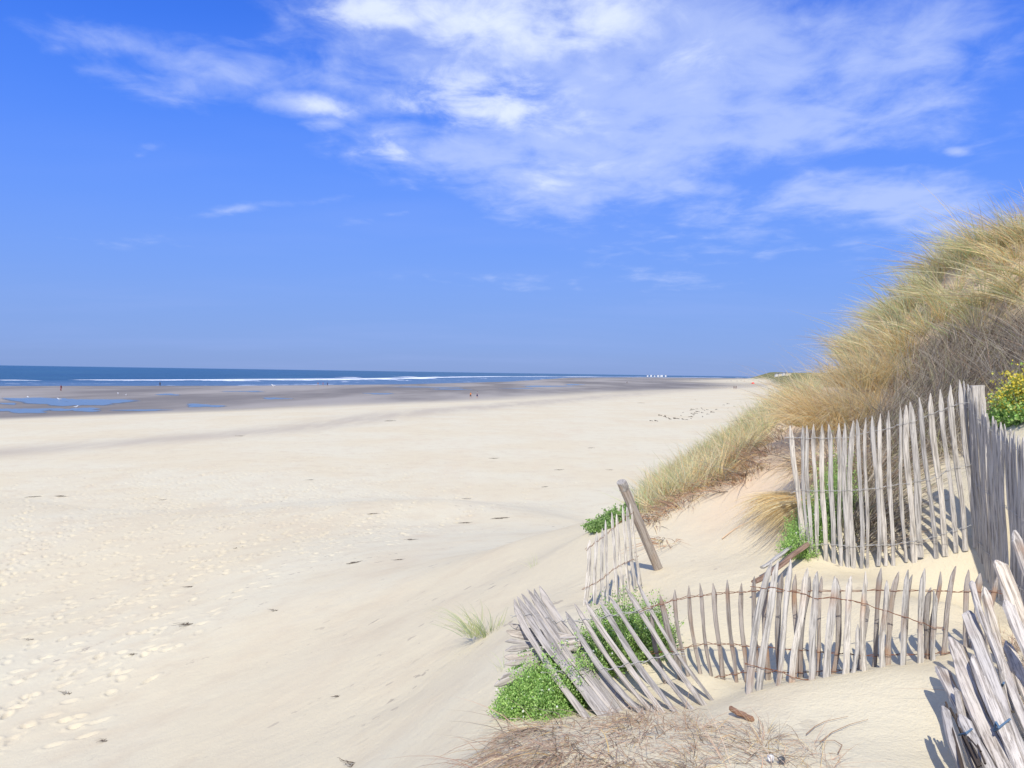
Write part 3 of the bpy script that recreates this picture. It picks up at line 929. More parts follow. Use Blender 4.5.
# sparse sandy wisps on the slope
pts, px, py = scatter(5000, 1.0, 6.5, 6.0, 16, rg)
sl = [(640, 522), (665, 508), (690, 492), (737, 448), (779, 405), (800, 396), (822, 402), (800, 425), (775, 450), (765, 470), (735, 492), (712, 510), (690, 528), (655, 552)]
nn = fbm(pts[:, 0] / .5, pts[:, 1] / .5, 330, 3)
sel = in_poly(px, py, sl) & (nn > np.where((px > 750) & (py < 450), .25, -.05))
wc = pts[sel]
B2 = clumps(wc, 15, .26, rg, [BROWN * np.array([.9, .78, .7]), GREY * .8, STRAW * .8], [.6, .25, .15], wind=(-.2, -.25, 0), spread=1.1, droop=.6, lean=(-.5, -.4, -.1), w=.0042, rad_=.12, sway=.5)
o = link('dead_wisps', blade_mesh('dead_wisps', *B2, rs=rg), M_grass)
tag(o, 'dead brown roots and wisps straggling down the bare sand slope', 'dead grass', kind='stuff')

# dead grey brush behind the tall fence
pts, px, py = scatter(5600, 2.6, 8.5, 5.2, 11, rg)
gb = [(890, 420), (898, 392), (930, 352), (985, 325), (1060, 330), (1130, 330), (1200, 480), (1010, 400), (980, 405), (968, 455), (930, 452), (905, 470), (888, 500), (885, 548), (840, 548), (842, 500), (852, 470), (862, 440)]
sel = in_poly(px, py, gb)
gc = pts[sel]
gp = proj(gc)[0]
G1 = clumps(gc, 24, .46, rg, [GREY, BROWN * .7, OLIVE * .7], [.78, .12, .10], wind=(.35, .1, 0), spread=.55, droop=.15, lean=(.45, .0, 0), w=.0032, rad_=.16, sway=.55)
o = link('dead_brush', blade_mesh('dead_brush', *G1, rs=rg), M_grass)
tag(o, 'dense grey dead brush behind the tall picket fence', 'dead brush', kind='stuff')


def tuft(name, label, cat, cents, nb, Lm, pals, wts, group=None, mat=M_grass, **kw):
    r = np.random.default_rng(int(abs(cents[0][0]) * 100) + 5)
    cc = np.array(cents)
    A_ = clumps(cc, nb, Lm, r, pals, wts, **kw)
    c = cc.mean(0)
    A_[0][:] = A_[0] - c
    o = link(name, blade_mesh(name, *A_, K=7, rs=r), mat, loc=c)
    return tag(o, label, cat, group)


c0 = P(852, 428, 8.2); c0[2] = hz(c0[0], c0[1])
tuft('grass_tuft', 'big golden drooping grass tuft right above the tall picket fence', 'grass tuft',
     [c0 + np.array([dx, dy, 0]) for dx in (-.34, -.12, .12, .34) for dy in (-.15, .15, .5)], 300, .80, [STRAW, OLIVE, BROWN], [.85, .07, .08],
     wind=(-.35, -.15, 0), spread=.8, droop=.85, lean=(-.1, 0, .15), w=.0028, rad_=.17)
for k, (qx, qy, qd, LL) in enumerate([(812, 492, 6.75, .42)]):
    c0 = P(qx, qy, qd); c0[2] = hz(c0[0], c0[1])
    tuft('grass_tuft', 'golden windswept tuft hanging down the slope left of the tall fence', 'grass tuft',
         [c0 + np.array([dx, dy, .03]) for dx in (-.10, .04, .16) for dy in (-.12, .10, .36)], 150, LL, [STRAW], [1.0],
         wind=(-.10, -.12, -.22), spread=.28, droop=.45, lean=(-1.1, -.55, -.75), w=.0030, rad_=.11, sway=.12)
c0 = P(882, 402, 8.9); c0[2] = hz(c0[0], c0[1])
tuft('grass_tuft', 'straw coloured grass tuft between the golden tuft and the grey dead brush', 'grass tuft',
     [c0 + np.array([dx, dy, 0]) for dx in (-.25, 0, .25) for dy in (-.1, .2, .5)], 230, .62, [STRAW, OLIVE, GREY], [.7, .2, .1],
     wind=(-.3, -.1, 0), spread=.8, droop=.6, lean=(-.1, 0, .1), w=.0030, rad_=.18, sway=.3)
c0 = P(836, 452, 7.1); c0[2] = hz(c0[0], c0[1])
tuft('grass_tuft', 'brownish drooping tuft seen between the pickets at the left end of the tall fence', 'grass tuft',
     [c0 + np.array([dx, dy, .03]) for dx in (-.18, 0, .18) for dy in (-.1, .15)], 180, .55, [BROWN, STRAW, GREY], [.5, .35, .15],
     wind=(-.15, -.15, -.1), spread=.5, droop=.6, lean=(-.35, -.45, -.5), w=.0028, rad_=.13, sway=.2)
c0 = hit(488, 634, 30)
tuft('grass_tuft', 'small lone green grass tuft on the open sand left of the collapsed fence', 'grass tuft', [c0, c0 + np.array([-.14, .02, 0])], 70, .36, [GREEN, OLIVE], [.7, .3],
     wind=(-.35, 0, 0), spread=1.0, droop=.35, w=.0026, rad_=.09)
c0 = hit(536, 572, 30)
# thin wisps on the sand, each its own small tuft
for (qx, qy) in [(534, 566), (505, 668), (640, 640)]:
    c0 = hit(qx, qy, 30)
    tuft('grass_wisp', {534: 'faint green wisp alone on the sand behind the collapsed fence', 505: 'faint green wisp at the left edge of the leafy plant', 640: 'faint wisp under the leaning pickets'}[qx],
         'grass wisp', [c0], 14, .16, [GREEN, OLIVE], [.5, .5], wind=(-.3, 0, 0), spread=1.0, droop=.3, w=.0018, rad_=.05)


def plant(name, label, cat, lobes, nst, nl, pal, fl, flcol, seed, leafL=.013, leafW=.0042, shape=1.0, leafpal2=None):
    """leafy cushion: lobes (centre xyz on ground, rx, ry, rz). stems, leaves and blossoms"""
    r = np.random.default_rng(seed)
    c = np.mean([l[0] for l in lobes], 0)
    root = empty(name, c, label, cat)
    tot = sum(l[1] * l[2] for l in lobes)
    tips = []; bases = []
    for (cc, rx, ry, rz) in lobes:
        k = int(nst * rx * ry / tot)
        th = r.uniform(0, 2 * math.pi, k); cz = r.uniform(.05, 1, k); sr = np.sqrt(1 - cz ** 2)
        k_ = r.uniform(.66, 1.12, k) * (1 + .16 * np.sin(th * 5 + seed) + .14 * np.sin(th * 3 + cz * 9 + seed)) * np.where(r.uniform(0, 1, k) < .06, 1.2, 1)
        tp = np.stack([np.cos(th) * sr * rx, np.sin(th) * sr * ry, cz * rz], 1) * k_[:, None] + cc
        gz_ = height(tp[:, 0], tp[:, 1]); 
        tp[:, 2] = np.maximum(tp[:, 2], gz_ + .01)
        bp = np.stack([np.cos(th) * sr * rx, np.sin(th) * sr * ry, 0 * cz], 1) * .55 + cc
        bp[:, 2] = height(bp[:, 0], bp[:, 1]) - .02
        tips.append(tp); bases.append(bp)
    tp = np.concatenate(tips); bp = np.concatenate(bases)
    ax = tp - bp; Ls = np.linalg.norm(ax, axis=1); ax /= Ls[:, None] + 1e-9
    n = len(tp)
    st = blade_mesh('stems', bp - c, ax, Ls, np.zeros((n, 3)), np.full(n, .0016), pick(pal * .8, n, r), K=2, rs=r)
    link('stems', st, M_leaf, root, c)
    # leaves along the outer part of each stem
    si = np.repeat(np.arange(n), nl); N = len(si)
    f = 1 - r.uniform(0, 1, N) ** 1.5 * .6
    lb = bp[si] + ax[si] * (Ls[si] * f)[:, None] + r.normal(0, .010, (N, 3))
    ld = r.normal(0, .8, (N, 3)) + ax[si] * .9; ld /= np.linalg.norm(ld, axis=1)[:, None]
    lc = pick(pal, N, r)
    if leafpal2 is not None:
        m = (r.uniform(0, 1, N) < smooth01((tp[si][:, 2] - np.percentile(tp[:, 2], 25)) / .25 + .3) * .85)
        lc[m] = pick(leafpal2, m.sum(), r)
    sd = np.cross(ld, r.normal(0, 1, (N, 3))); sd /= np.linalg.norm(sd, axis=1)[:, None] + 1e-9
    LL = (leafL * r.uniform(.6, 1.3, N))[:, None]; WW = (leafW * r.uniform(.7, 1.2, N))[:, None]
    V = np.stack([lb, lb + ld * LL * .5 + sd * WW, lb + ld * LL, lb + ld * LL * .5 - sd * WW], 1).reshape(-1, 3) - c
    link('leaves', np_mesh('leaves', V, np.arange(N * 4), 4, {'tone': np.repeat(lc, 4, 0)}), M_leaf, root, c)
    if fl:
        fi = r.choice(n, min(fl, n), replace=False)
        fc = tp[fi] + ax[fi] * .008
        up = ax[fi] + r.normal(0, .4, (len(fi), 3)); up /= np.linalg.norm(up, axis=1)[:, None]
        u = np.cross(up, r.normal(0, 1, (len(fi), 3))); u /= np.linalg.norm(u, axis=1)[:, None]; v = np.cross(up, u)
        rr = r.uniform(.0045, .0075, len(fi))[:, None]
        K = 10
        ring = [fc + (u * math.cos(2 * math.pi * k / K) + v * math.sin(2 * math.pi * k / K)) * rr * (1 if k % 2 == 0 else .45) + up * .002 * (1 if k % 2 == 0 else 0) for k in range(K)]
        V = np.stack([fc] + ring, 1).reshape(-1, 3) - c
        tri = []
        for k in range(K): tri += [0, 1 + k, 1 + (k + 1) % K]
        tri = (np.array(tri)[None] + (np.arange(len(fi)) * (K + 1))[:, None]).reshape(-1)
        link('blossoms', np_mesh('blossoms', V, tri, 3, {'tone': np.tile(np.array(flcol), (len(V), 1))}), M_leaf, root, c)
    return root


LG = np.array([[.38, .60, .15], [.46, .68, .21], [.28, .50, .13], [.52, .70, .25]])
LG2 = np.array([[.20, .30, .10], [.15, .25, .07], [.26, .36, .14]])
YL = np.array([[.85, .70, .08], [.75, .64, .12], [.62, .60, .16]])


def gp_(px, py, d): p = P(px, py, d); return np.array([p[0], p[1], hz(p[0], p[1])])


plant('flowering_plant', 'bright green cushion plant dotted with tiny white flowers, spilling left from the collapsed fence', 'plant',
      [(gp_(545, 712, 4.15), .19, .22, .26), (gp_(517, 712, 4.2), .11, .16, .16), (gp_(575, 706, 4.3), .15, .22, .27), (gp_(532, 695, 4.5), .12, .16, .2)], 2800, 17, LG, 300, (.85, .85, .8), 41)
plant('flowering_plant', 'green plant with white flowers growing up between the slanting pickets of the collapsed fence', 'plant',
      [(gp_(618, 680, 4.75), .20, .22, .34), (gp_(650, 676, 4.80), .16, .2, .30), (gp_(598, 690, 4.62), .16, .18, .26)], 1900, 15, np.vstack([LG, LG2]), 220, (.85, .85, .8), 42)
plant('flowering_plant', 'green plant with white flowers at the left foot of the tall picket fence', 'plant',
      [(gp_(800, 556, 6.05), .15, .16, .30), (gp_(812, 553, 6.25), .15, .18, .38), (gp_(835, 548, 6.4), .20, .2, .52), (gp_(795, 553, 6.25), .06, .1, .22)], 1500, 12, LG, 170, (.85, .85, .8), 43)
plant('low_shrub', 'dark green low shrub on the dune edge behind the tilted post', 'shrub',
      [(gp_(600, 524, 8.9), .16, .2, .09), (gp_(616, 519, 9.0), .17, .2, .13), (gp_(632, 514, 9.1), .12, .2, .14)], 900, 12, LG2 * 1.5, 0, None, 44, leafL=.028, leafW=.009)
plant('yellow_shrub', 'bushy shrub with yellow flowers and green leaves behind the right fence', 'shrub',
      [(P(1012, 430, 6.5), .16, .25, .34), (P(1034, 430, 6.3), .24, .3, .50), (P(1070, 430, 6.0), .3, .35, .5)], 2600, 13, LG, 300, (.9, .88, .7), 45, leafL=.022, leafW=.009, leafpal2=YL)

# dry mats of dead grass in the foreground
def mat_grass(name, label, poly, n, nb, Lm, pals, wts, seed, box, **kw):
    r = np.random.default_rng(seed)
    pts, px, py = scatter(n, *box, r)
    sel = in_poly(px, py, poly)
    A_ = clumps(pts[sel], nb, Lm, r, pals, wts, **kw)
    o = link(name, blade_mesh(name, *A_, rs=r), M_grass)
    return tag(o, label, 'dead grass', kind='stuff')


mat_grass('dead_grass_mat', 'dry pinkish brown grass mat in front of the collapsed fence', [(480, 775), (500, 735), (530, 728), (575, 718), (610, 716), (645, 714), (668, 740), (640, 775), (600, 800), (470, 800)],
          850, 9, .25, [BROWN, STRAW, GREY], [.72, .12, .16], 51, (-.5, 1.2, 2.6, 4.3), wind=(-.25, -.55, -.1), spread=.9, droop=.7, lean=(-.45, -.9, -.2), w=.0022, rad_=.07, sway=.45)
mat_grass('dead_grass_twigs', 'tangled dry twigs on the sand below the bleached pickets', [(665, 745), (690, 720), (720, 728), (740, 735), (800, 738), (830, 770), (820, 800), (660, 800)],
          420, 13, .20, [BROWN, GREY, STRAW], [.6, .25, .15], 52, (.4, 1.6, 2.6, 4.0), wind=(.1, -.2, -.2), spread=1.7, droop=.5, lean=(0, -.1, -.3), w=.0015, rad_=.09, sway=.6)
mat_grass('dead_grass_twigs', 'sparse reddish twigs on the sand beside the broken pickets', [(600, 715), (690, 712), (700, 730), (670, 760), (640, 760), (660, 735)],
          200, 9, .18, [BROWN], [1.0], 53, (.3, 1.2, 3.0, 4.0), wind=(.1, -.2, -.2), spread=1.8, droop=.5, lean=(0, -.2, -.3), w=.0014, rad_=.08, sway=.7)
mat_grass('dead_grass_roots', 'brown nest of dry roots behind the broken pickets at the right edge', [(1004, 650), (1012, 630), (1060, 625), (1060, 700), (1024, 705), (1010, 690)],
          900, 14, .17, [BROWN, GREY], [.6, .4], 54, (1.2, 2.9, 2.4, 4.6), wind=(-.2, -.2, -.1), spread=1.2, droop=.5, lean=(-.2, -.2, .1), w=.0020, rad_=.1, sway=.5)

# loose twigs
def twig(pix, label, rad_=.003, mat=None, lift=.012):
    path = []
    for a in pix:
        h_ = hit(a[0], a[1], 40); path.append(h_ + np.array([0, 0, lift]))
    c = path[0]
    me = tube_mesh([[p - c for p in path]], lambda s: rad_ * (1.1 - .7 * s), 6, 'twig')
    return tag(link('twig', me, mat or M_twig, loc=c), label, 'twig')


M_twig, _, _ = material('dry_twig', (.34, .22, .14), .85, .15)
M_root, _, _ = material('pale_root', (.62, .42, .26), .85, .15)
twig([(722, 540), (735, 530), (752, 521), (768, 512)], 'long thin reddish root lying up the bare slope left of the tall fence', .004, M_root)
twig([(820, 745), (832, 735), (850, 727), (868, 722)], 'thin curved twig lying right of the tangled dry twigs', .002)
twig([(806, 737), (815, 729), (825, 724), (848, 719)], 'thin twig reaching toward the bleached pickets', .002)
twig([(838, 756), (842, 748), (834, 743), (812, 744)], 'hooked reddish twig beside the tangle of dry twigs', .0022)

# driftwood
def board(pa, pb_, w, th, mat, label, cat='plank', seed=3, name='driftwood_plank'):
    r = np.random.default_rng(seed)
    a_, b_ = np.array(pa), np.array(pb_)
    ax_ = b_ - a_; L_ = float(np.linalg.norm(ax_))
    o = link(name, stave_mesh(L_, w, th, r, .02, 0, (), 14, .05, blunt=True), mat, loc=a_)
    orient(o, ax_, (.3, -1, .2))
    return tag(o, label, cat)


board(P(754, 582, 5.35), P(806, 545, 5.95), .055, .035, W_drift, 'reddish brown driftwood plank lying at the left foot of the tall fence', seed=5)
board(P(762, 567, 5.75), P(797, 543, 6.1), .04, .025, W_pale, 'thin bleached stick beside the brown driftwood plank', 'stick', seed=6, name='driftwood_stick')
pA, pB = hit(731, 716, 10), hit(752, 722, 10)
board(pA + np.array([0, 0, .035]), pB + np.array([0, 0, .008]), .030, .022, W_drift, 'short dark driftwood stub lying on the sand in front of the bleached pickets', 'driftwood', 8, 'driftwood_stub')

# mussel shell near the lower edge
sh0 = hit(777, 764, 8)
M_shw, _, _ = material('shell_white', (.62, .61, .58), .4, .5)
M_shd, _, _ = material('shell_dark', (.05, .055, .06), .35, .5)


def valve(flip, mat, name, par, loc, rot):
    vs, fs = [], []
    for i in range(9):
        for j in range(13):
            u = i / 8; a_ = (j / 12 - .5) * 2.4
            rr = .024 * u
            vs.append((rr * math.sin(a_) * .75, rr * math.cos(a_) * 1.2, flip * .013 * math.sin(u * math.pi * .5) * math.cos(a_ * .6) * (1 - .55 * u * u) + .001 * math.sin(u * 30)))
    for i in range(8):
        for j in range(12): fs.append((i * 13 + j, i * 13 + j + 1, (i + 1) * 13 + j + 1, (i + 1) * 13 + j))
    me = bpy.data.meshes.new(name); me.from_pydata(vs, [], fs); me.update()
    o = link(name, me, mat, par, loc, smooth=True); o.rotation_euler = rot
    sd_ = o.modifiers.new('thick', 'SOLIDIFY'); sd_.thickness = .0015
    return o


shr = empty('sea_shell', sh0, 'open black and white shell lying at the lower edge of the sand', 'shell')
valve(1, M_shw, 'valve', shr, sh0 + np.array([-.012, 0, .012]), (.5, -.5, .7))
valve(1, M_shd, 'valve', shr, sh0 + np.array([.006, -.012, .008]), (.9, .5, -.4))

# seaweed and drift debris on the beach
M_weed, _, _ = material('dried_seaweed', (.10, .075, .05), .8, .3)
rw = np.random.default_rng(9)


def weed_mesh(s, seed):
    r = np.random.default_rng(seed)
    paths = []
    for i in range(16):
        p = r.normal(0, s * .30, 3); p[2] = abs(p[2]) * .12
        path = [p]
        a_ = r.uniform(0, 6.28)
        for k in range(5):
            a_ += r.normal(0, .6)
            p = p + np.array([math.cos(a_) * 1.3, math.sin(a_) * .8, r.normal(0, .12)]) * s * .16; p[2] = max(p[2], .0)
            path.append(p)
        paths.append(path)
    return tube_mesh(paths, lambda u: s * .035 * (1.1 - u * .6), 4, 'seaweed_clump')


wm = [weed_mesh(.34, i) for i in range(4)]
first = None
for i, (qx, qy, s) in enumerate([(34, 497, 1.1), (61, 496.5, 1.3), (372, 514, .9), (465, 523, .9), (501, 518.5, 1.1), (495, 458.5, 1.4), (354, 563, 1.0), (399, 560, .5), (67, 694, .55),
                                 (104, 742, .4), (337, 697, .3), (352, 765, .4), (275, 611, .5), (189, 625, .9), (388, 421, 3.2), (240, 436, 1.5), (467, 499, .8), (412, 540, .7), (640, 403, 3),
                                 (190, 587, .6), (30, 640, .5), (134, 655, .45), (238, 548, .8), (310, 480, .9), (163, 500, .6), (560, 470, 1.2), (590, 448, 1.3), (610, 470, .9), (545, 487, .8)]):
    c0 = hit(qx, qy)
    o = link('seaweed_clump', wm[i % 4], None, loc=c0 + np.array([0, 0, .01]))
    if not wm[i % 4].materials: wm[i % 4].materials.append(M_weed)
    o.rotation_euler = (0, 0, rw.uniform(-.6, .6)); o.scale = (s * .75, s * .42, s * .3)
    tag(o, 'small dark clump of dried seaweed on the pale open beach', 'seaweed', 'seaweed clumps scattered on the beach')
# a litter line of sticks further along
first = None
for i in range(42):
    t_ = rw.uniform(0, 1)
    qx = 652 + t_ * 80 + rw.normal(0, 12); qy = 421 - t_ * 15 + rw.normal(0, 2.4)
    v = ray(qx, qy); d = (BEACH - CZ) / v[2]
    c0 = np.array([v[0] * d, d, 0]); c0[2] = hz(c0[0], c0[1]) + .05
    if first is None:
        me = tube_mesh([[(-.5, 0, 0), (-.2, .05, .05), (.2, -.02, .03), (.55, .04, 0)], [(0, 0, .03), (.2, .12, .12), (.35, .2, .1)]], .045, 5, 'drift_stick')
        first = link('drift_stick', me, M_weed, loc=c0); o = first
    else:
        o = first.copy(); COL.objects.link(o); o.location = c0
    o.rotation_euler = (0, 0, rw.uniform(0, 3.1)); s = rw.uniform(.25, .9); o.scale = (s, s, s)
    tag(o, 'weathered stick in the litter line across the sand beyond the grass edge', 'stick', 'sticks washed up along the far litter line')

# ------------------------------------------------------------------ people far out on the sand
def flat(name, c, rough=.8):
    m, _, _ = material(name, c, rough, .2)
    return m


M_skin = flat('skin', (.48, .28, .19), .6)
M_hair = flat('dark_hair', (.05, .035, .025))
CL = {k: flat(k + '_cloth', c) for k, c in dict(red=(.55, .03, .03), maroon=(.22, .03, .05), orange=(.70, .22, .05), navy=(.03, .05, .14), black=(.02, .02, .025),
                                                 white=(.75, .75, .75), blue=(.06, .18, .45), green=(.08, .25, .12), grey=(.25, .25, .27)).items()}


def skin_body(stride, mat, parent, loc, arms=0.0):
    J = {  # joint: (x, y, z), radius ; facing +y
        'pelvis': ((0, 0, .93), .13), 'waist': ((0, 0, 1.08), .115), 'chest': ((0, .01, 1.28), .145), 'base': ((0, 0, 1.43), .07), 'neck': ((0, .01, 1.50), .052),
        'jaw': ((0, .03, 1.575), .068), 'skull': ((0, .02, 1.66), .088), 'crown': ((0, .015, 1.72), .055)}
    for s, n in ((-1, 'l'), (1, 'r')):
        st_ = stride * s
        J.update({'hip' + n: ((.09 * s, 0, .88), .092), 'knee' + n: ((.10 * s, st_ * .22 + .03, .49), .062), 'calf' + n: ((.10 * s, st_ * .34 - .01, .32), .055), 'ankle' + n: ((.10 * s, st_ * .42, .08), .040),
                  'toe' + n: ((.115 * s, st_ * .42 + .15, .035), .034),
                  'sho' + n: ((.17 * s, 0, 1.38), .062), 'elb' + n: ((.24 * s, -st_ * .10 - .02 + arms * .1, 1.10), .043), 'wri' + n: ((.25 * s, -st_ * .22 + .08 + arms * .2, .87 + arms * .1), .030),
                  'pal' + n: ((.25 * s, -st_ * .24 + .10 + arms * .2, .80 + arms * .1), .034), 'fin' + n: ((.245 * s, -st_ * .25 + .12 + arms * .2, .71 + arms * .1), .018),
                  'thu' + n: ((.22 * s, -st_ * .24 + .15 + arms * .2, .77 + arms * .1), .013)})
    Ed = [('pelvis', 'waist'), ('waist', 'chest'), ('chest', 'base'), ('base', 'neck'), ('neck', 'jaw'), ('jaw', 'skull'), ('skull', 'crown')]
    for n in 'lr':
        Ed += [('pelvis', 'hip' + n), ('hip' + n, 'knee' + n), ('knee' + n, 'calf' + n), ('calf' + n, 'ankle' + n), ('ankle' + n, 'toe' + n), ('chest', 'sho' + n), ('sho' + n, 'elb' + n),
               ('elb' + n, 'wri' + n), ('wri' + n, 'pal' + n), ('pal' + n, 'fin' + n), ('pal' + n, 'thu' + n)]
    names = list(J)
    me = bpy.data.meshes.new('body')
    me.from_pydata([J[k][0] for k in names], [(names.index(a_), names.index(b_)) for a_, b_ in Ed], [])
    o = link('body', me, mat, parent, loc)
    o.modifiers.new('skin', 'SKIN')
    for i, k in enumerate(names):
        v = me.skin_vertices[0].data[i]; v.radius = (J[k][1], J[k][1] * (.78 if k in ('pelvis', 'waist', 'chest') else 1)); v.use_root = (i == 0)
    sb = o.modifiers.new('sub', 'SUBSURF'); sb.levels = 1; sb.render_levels = 1
    return J


def loft(name, rings, mat, parent, loc, n=10):
    """rings: (centre, rx, ry)"""
    vs, fs = [], []
    for c, rx, ry in rings:
        for k in range(n):
            a_ = 2 * math.pi * k / n
            vs.append((c[0] + rx * math.cos(a_), c[1] + ry * math.sin(a_), c[2]))
    for i in range(len(rings) - 1):
        for k in range(n): fs.append((i * n + k, i * n + (k + 1) % n, (i + 1) * n + (k + 1) % n, (i + 1) * n + k))
    fs += [tuple(reversed(range(n))), tuple(range((len(rings) - 1) * n, len(rings) * n))]
    me = bpy.data.meshes.new(name); me.from_pydata(vs, [], fs); me.update()
    return link(name, me, mat, parent, loc, smooth=True)


def person(px, py, label, top, bottom, rot=0.0, stride=.5, size=1.0, group=None, trousers=False):
    c = hit(px, py)
    root = empty('person', c, label, 'person', group)
    J = skin_body(stride, M_skin, root, c)
    loft('shirt', [((0, 0, .94), .155, .12), ((0, 0, 1.08), .14, .115), ((0, .01, 1.28), .175, .135), ((0, 0, 1.40), .19, .10), ((0, 0, 1.47), .07, .065)], CL[top], root, c)
    for n, s in (('l', -1), ('r', 1)):
        sh_, el = np.array(J['sho' + n][0]), np.array(J['elb' + n][0])
        loft('sleeve', [(el * .7 + sh_ * .3, .058, .06), (sh_, .072, .075)], CL[top], root, c, 8)
    hp = [((0, 0, .84), .165, .125), ((0, 0, .98), .15, .12)]
    loft('shorts', hp, CL[bottom], root, c)
    for n in 'lr':
        a_, b_ = np.array(J['hip' + n][0]), np.array(J['knee' + n][0])
        low = b_ if not trousers else b_
        loft('trouser_leg', ([(np.array(J['ankle' + n][0]) + np.array([0, 0, .03]), .055, .06)] if trousers else []) + [(b_ + np.array([0, 0, .02]), .082, .085), (a_, .11, .11)], CL[bottom], root, c, 8)
    loft('hair', [((0, -.005, 1.60), .085, .085), ((0, -.01, 1.67), .098, .10), ((0, 0, 1.73), .085, .085), ((0, .0, 1.765), .035, .035)], M_hair, root, c, 10)
    root.rotation_euler = (0, 0, rot); root.scale = (size,) * 3
    return root


for ch in (
        (61, 391, 'person in dark red clothes walking alone on the wet sand above the big tide pool', 'maroon', 'maroon', 1.4, .6, 1.05, None, True),
        (160, 386, 'lone person in black standing at the water edge', 'black', 'black', .4, .2, 1.0, None, True),
        (318, 386.0, 'person in orange at the left of the three wading in the shallows', 'orange', 'grey', 1.2, .4, 1.0, None, False),
        (323, 385.9, 'person in red in the middle of the three wading in the shallows', 'red', 'grey', -1.0, .4, 1.0, None, False),
        (327.5, 386.1, 'person in dark clothes at the right of the three wading in the shallows', 'navy', 'navy', .6, .3, .97, None, False),
        (470.6, 398, 'walker in an orange top and dark shorts, left one of the pair on the sand', 'orange', 'black', 2.6, .5, .95, None, False),
        (477.2, 398.2, 'walker in grey top and navy shorts, right one of the pair on the sand', 'grey', 'navy', 2.9, .4, 1.08, None, False)):
    person(ch[0], ch[1], ch[2], ch[3], ch[4], ch[5], ch[6], ch[7], ch[8], ch[9])
for i, (qx, qy, tp_, bt_) in enumerate([(727, 382, 'white', 'navy'), (731, 381.6, 'blue', 'black'), (737, 382, 'black', 'grey'), (741, 381.2, 'green', 'black'), (744.5, 381.8, 'orange', 'navy'),
                                        (748, 381.3, 'white', 'blue'), (759, 381.5, 'navy', 'black'), (761, 382.6, 'green', 'navy'), (734, 389.5, 'black', 'black'), (736, 389.5, 'black', 'navy'),
                                        (690, 380.5, 'navy', 'black'), (627, 383.5, 'black', 'black')]):
    lab = 'tiny far person in ' + tp_ + ' top and ' + bt_ + ' shorts ' + ('near the beach tent' if i < 8 else 'out on the wide grey sand')
    person(qx, qy, lab, tp_, bt_, float(rw.uniform(0, 6)), .4, 1.0, 'people far along the beach')

# red beach tent
c0 = hit(753, 384)
M_tent = flat('red_nylon', (.80, .03, .06), .6)
tr_ = empty('beach_tent', c0, 'small bright red beach tent far down the sand', 'tent')
bm = bmesh.new()
n = 12; rows = []
for i in range(7):
    e = i / 6 * math.pi / 2
    rows.append([bm.verts.new((1.3 * math.cos(e) * math.cos(math.pi * (j / n) * 1.35 - .3), 1.1 * math.cos(e) * math.sin(math.pi * (j / n) * 1.35 - .3), 1.35 * math.sin(e))) for j in range(n + 1)])
for i in range(6):
    for j in range(n): bm.faces.new((rows[i][j], rows[i][j + 1], rows[i + 1][j + 1], rows[i + 1][j]))
me = bpy.data.meshes.new('canopy'); bm.to_mesh(me); bm.free()
o = link('canopy', me, M_tent, tr_, c0, smooth=True); o.modifiers.new('t', 'SOLIDIFY').thickness = .02
link('pole', tube_mesh([[(1.3 * math.cos(e), 0, 1.4 * math.sin(e)) for e in np.linspace(0, math.pi, 12)]], .02, 5, 'pole'), CL['grey'], tr_, c0)
tr_.rotation_euler = (0, 0, 2.0); tr_.scale = (1.15, 1.15, 1.15)

# gulls on the flats
M_gull = flat('white_feathers', (.85, .85, .86)); M_gw = flat('grey_feathers', (.55, .57, .6))


def gull(px, py, label, rot, s=1.0):
    c = hit(px, py); c[2] += .02
    root = empty('gull', c, label, 'gull', 'gulls on the wet sand')
    me = bpy.data.meshes.new('body')
    pts = [((0, 0, .24), .075), ((0, .12, .26), .07), ((0, .19, .33), .04), ((0, .23, .38), .042), ((0, .29, .375), .014), ((0, -.12, .23), .05), ((0, -.26, .22), .02),
           ((.03, .0, .14), .012), ((.03, 0, .0), .008), ((-.03, .0, .14), .012), ((-.03, 0, .0), .008)]
    me.from_pydata([p[0] for p in pts], [(0, 1), (1, 2), (2, 3), (3, 4), (0, 5), (5, 6), (0, 7), (7, 8), (0, 9), (9, 10)], [])
    o = link('body', me, M_gull, root, c)
    o.modifiers.new('skin', 'SKIN')
    for i, p in enumerate(pts):
        v = me.skin_vertices[0].data[i]; v.radius = (p[1], p[1]); v.use_root = (i == 0)
    o.modifiers.new('sub', 'SUBSURF').levels = 1
    for sd_ in (-1, 1):
        wv_ = [(sd_ * .07, .10, .28), (sd_ * .085, .02, .31), (sd_ * .075, -.15, .28), (sd_ * .03, -.36, .24), (sd_ * .085, -.12, .22), (sd_ * .09, .05, .21)]
        wv2 = [(x + sd_ * .015, y, z) for x, y, z in wv_]
        m2 = bpy.data.meshes.new('wing')
        m2.from_pydata(wv_ + wv2, [], [tuple(range(6)), tuple(reversed(range(6, 12)))] + [(i, (i + 1) % 6, (i + 1) % 6 + 6, i + 6) for i in range(6)])
        m2.update(); link('wing', m2, M_gw, root, c)
    root.rotation_euler = (0, 0, rot); root.scale = (s,) * 3


gull(28, 398.5, 'white gull standing at the left end of the big tide pool', 1.0, 1.3)
gull(59.3, 400.8, 'white gull standing in the middle of the big tide pool', 2.0, 1.5)
gull(118, 394.8, 'left one of two white gulls on the grey flats beyond the big pool', .5, 1.5)
gull(126, 396, 'right one of two white gulls on the grey flats beyond the big pool', 4.0, 1.3)
gull(273.4, 387.2, 'bright white gull by the shallow water near the three waders', 1.7, 3.0)
gull(76, 408.5, 'white gull standing in the lower part of the big tide pool', 5.0, 1.3)

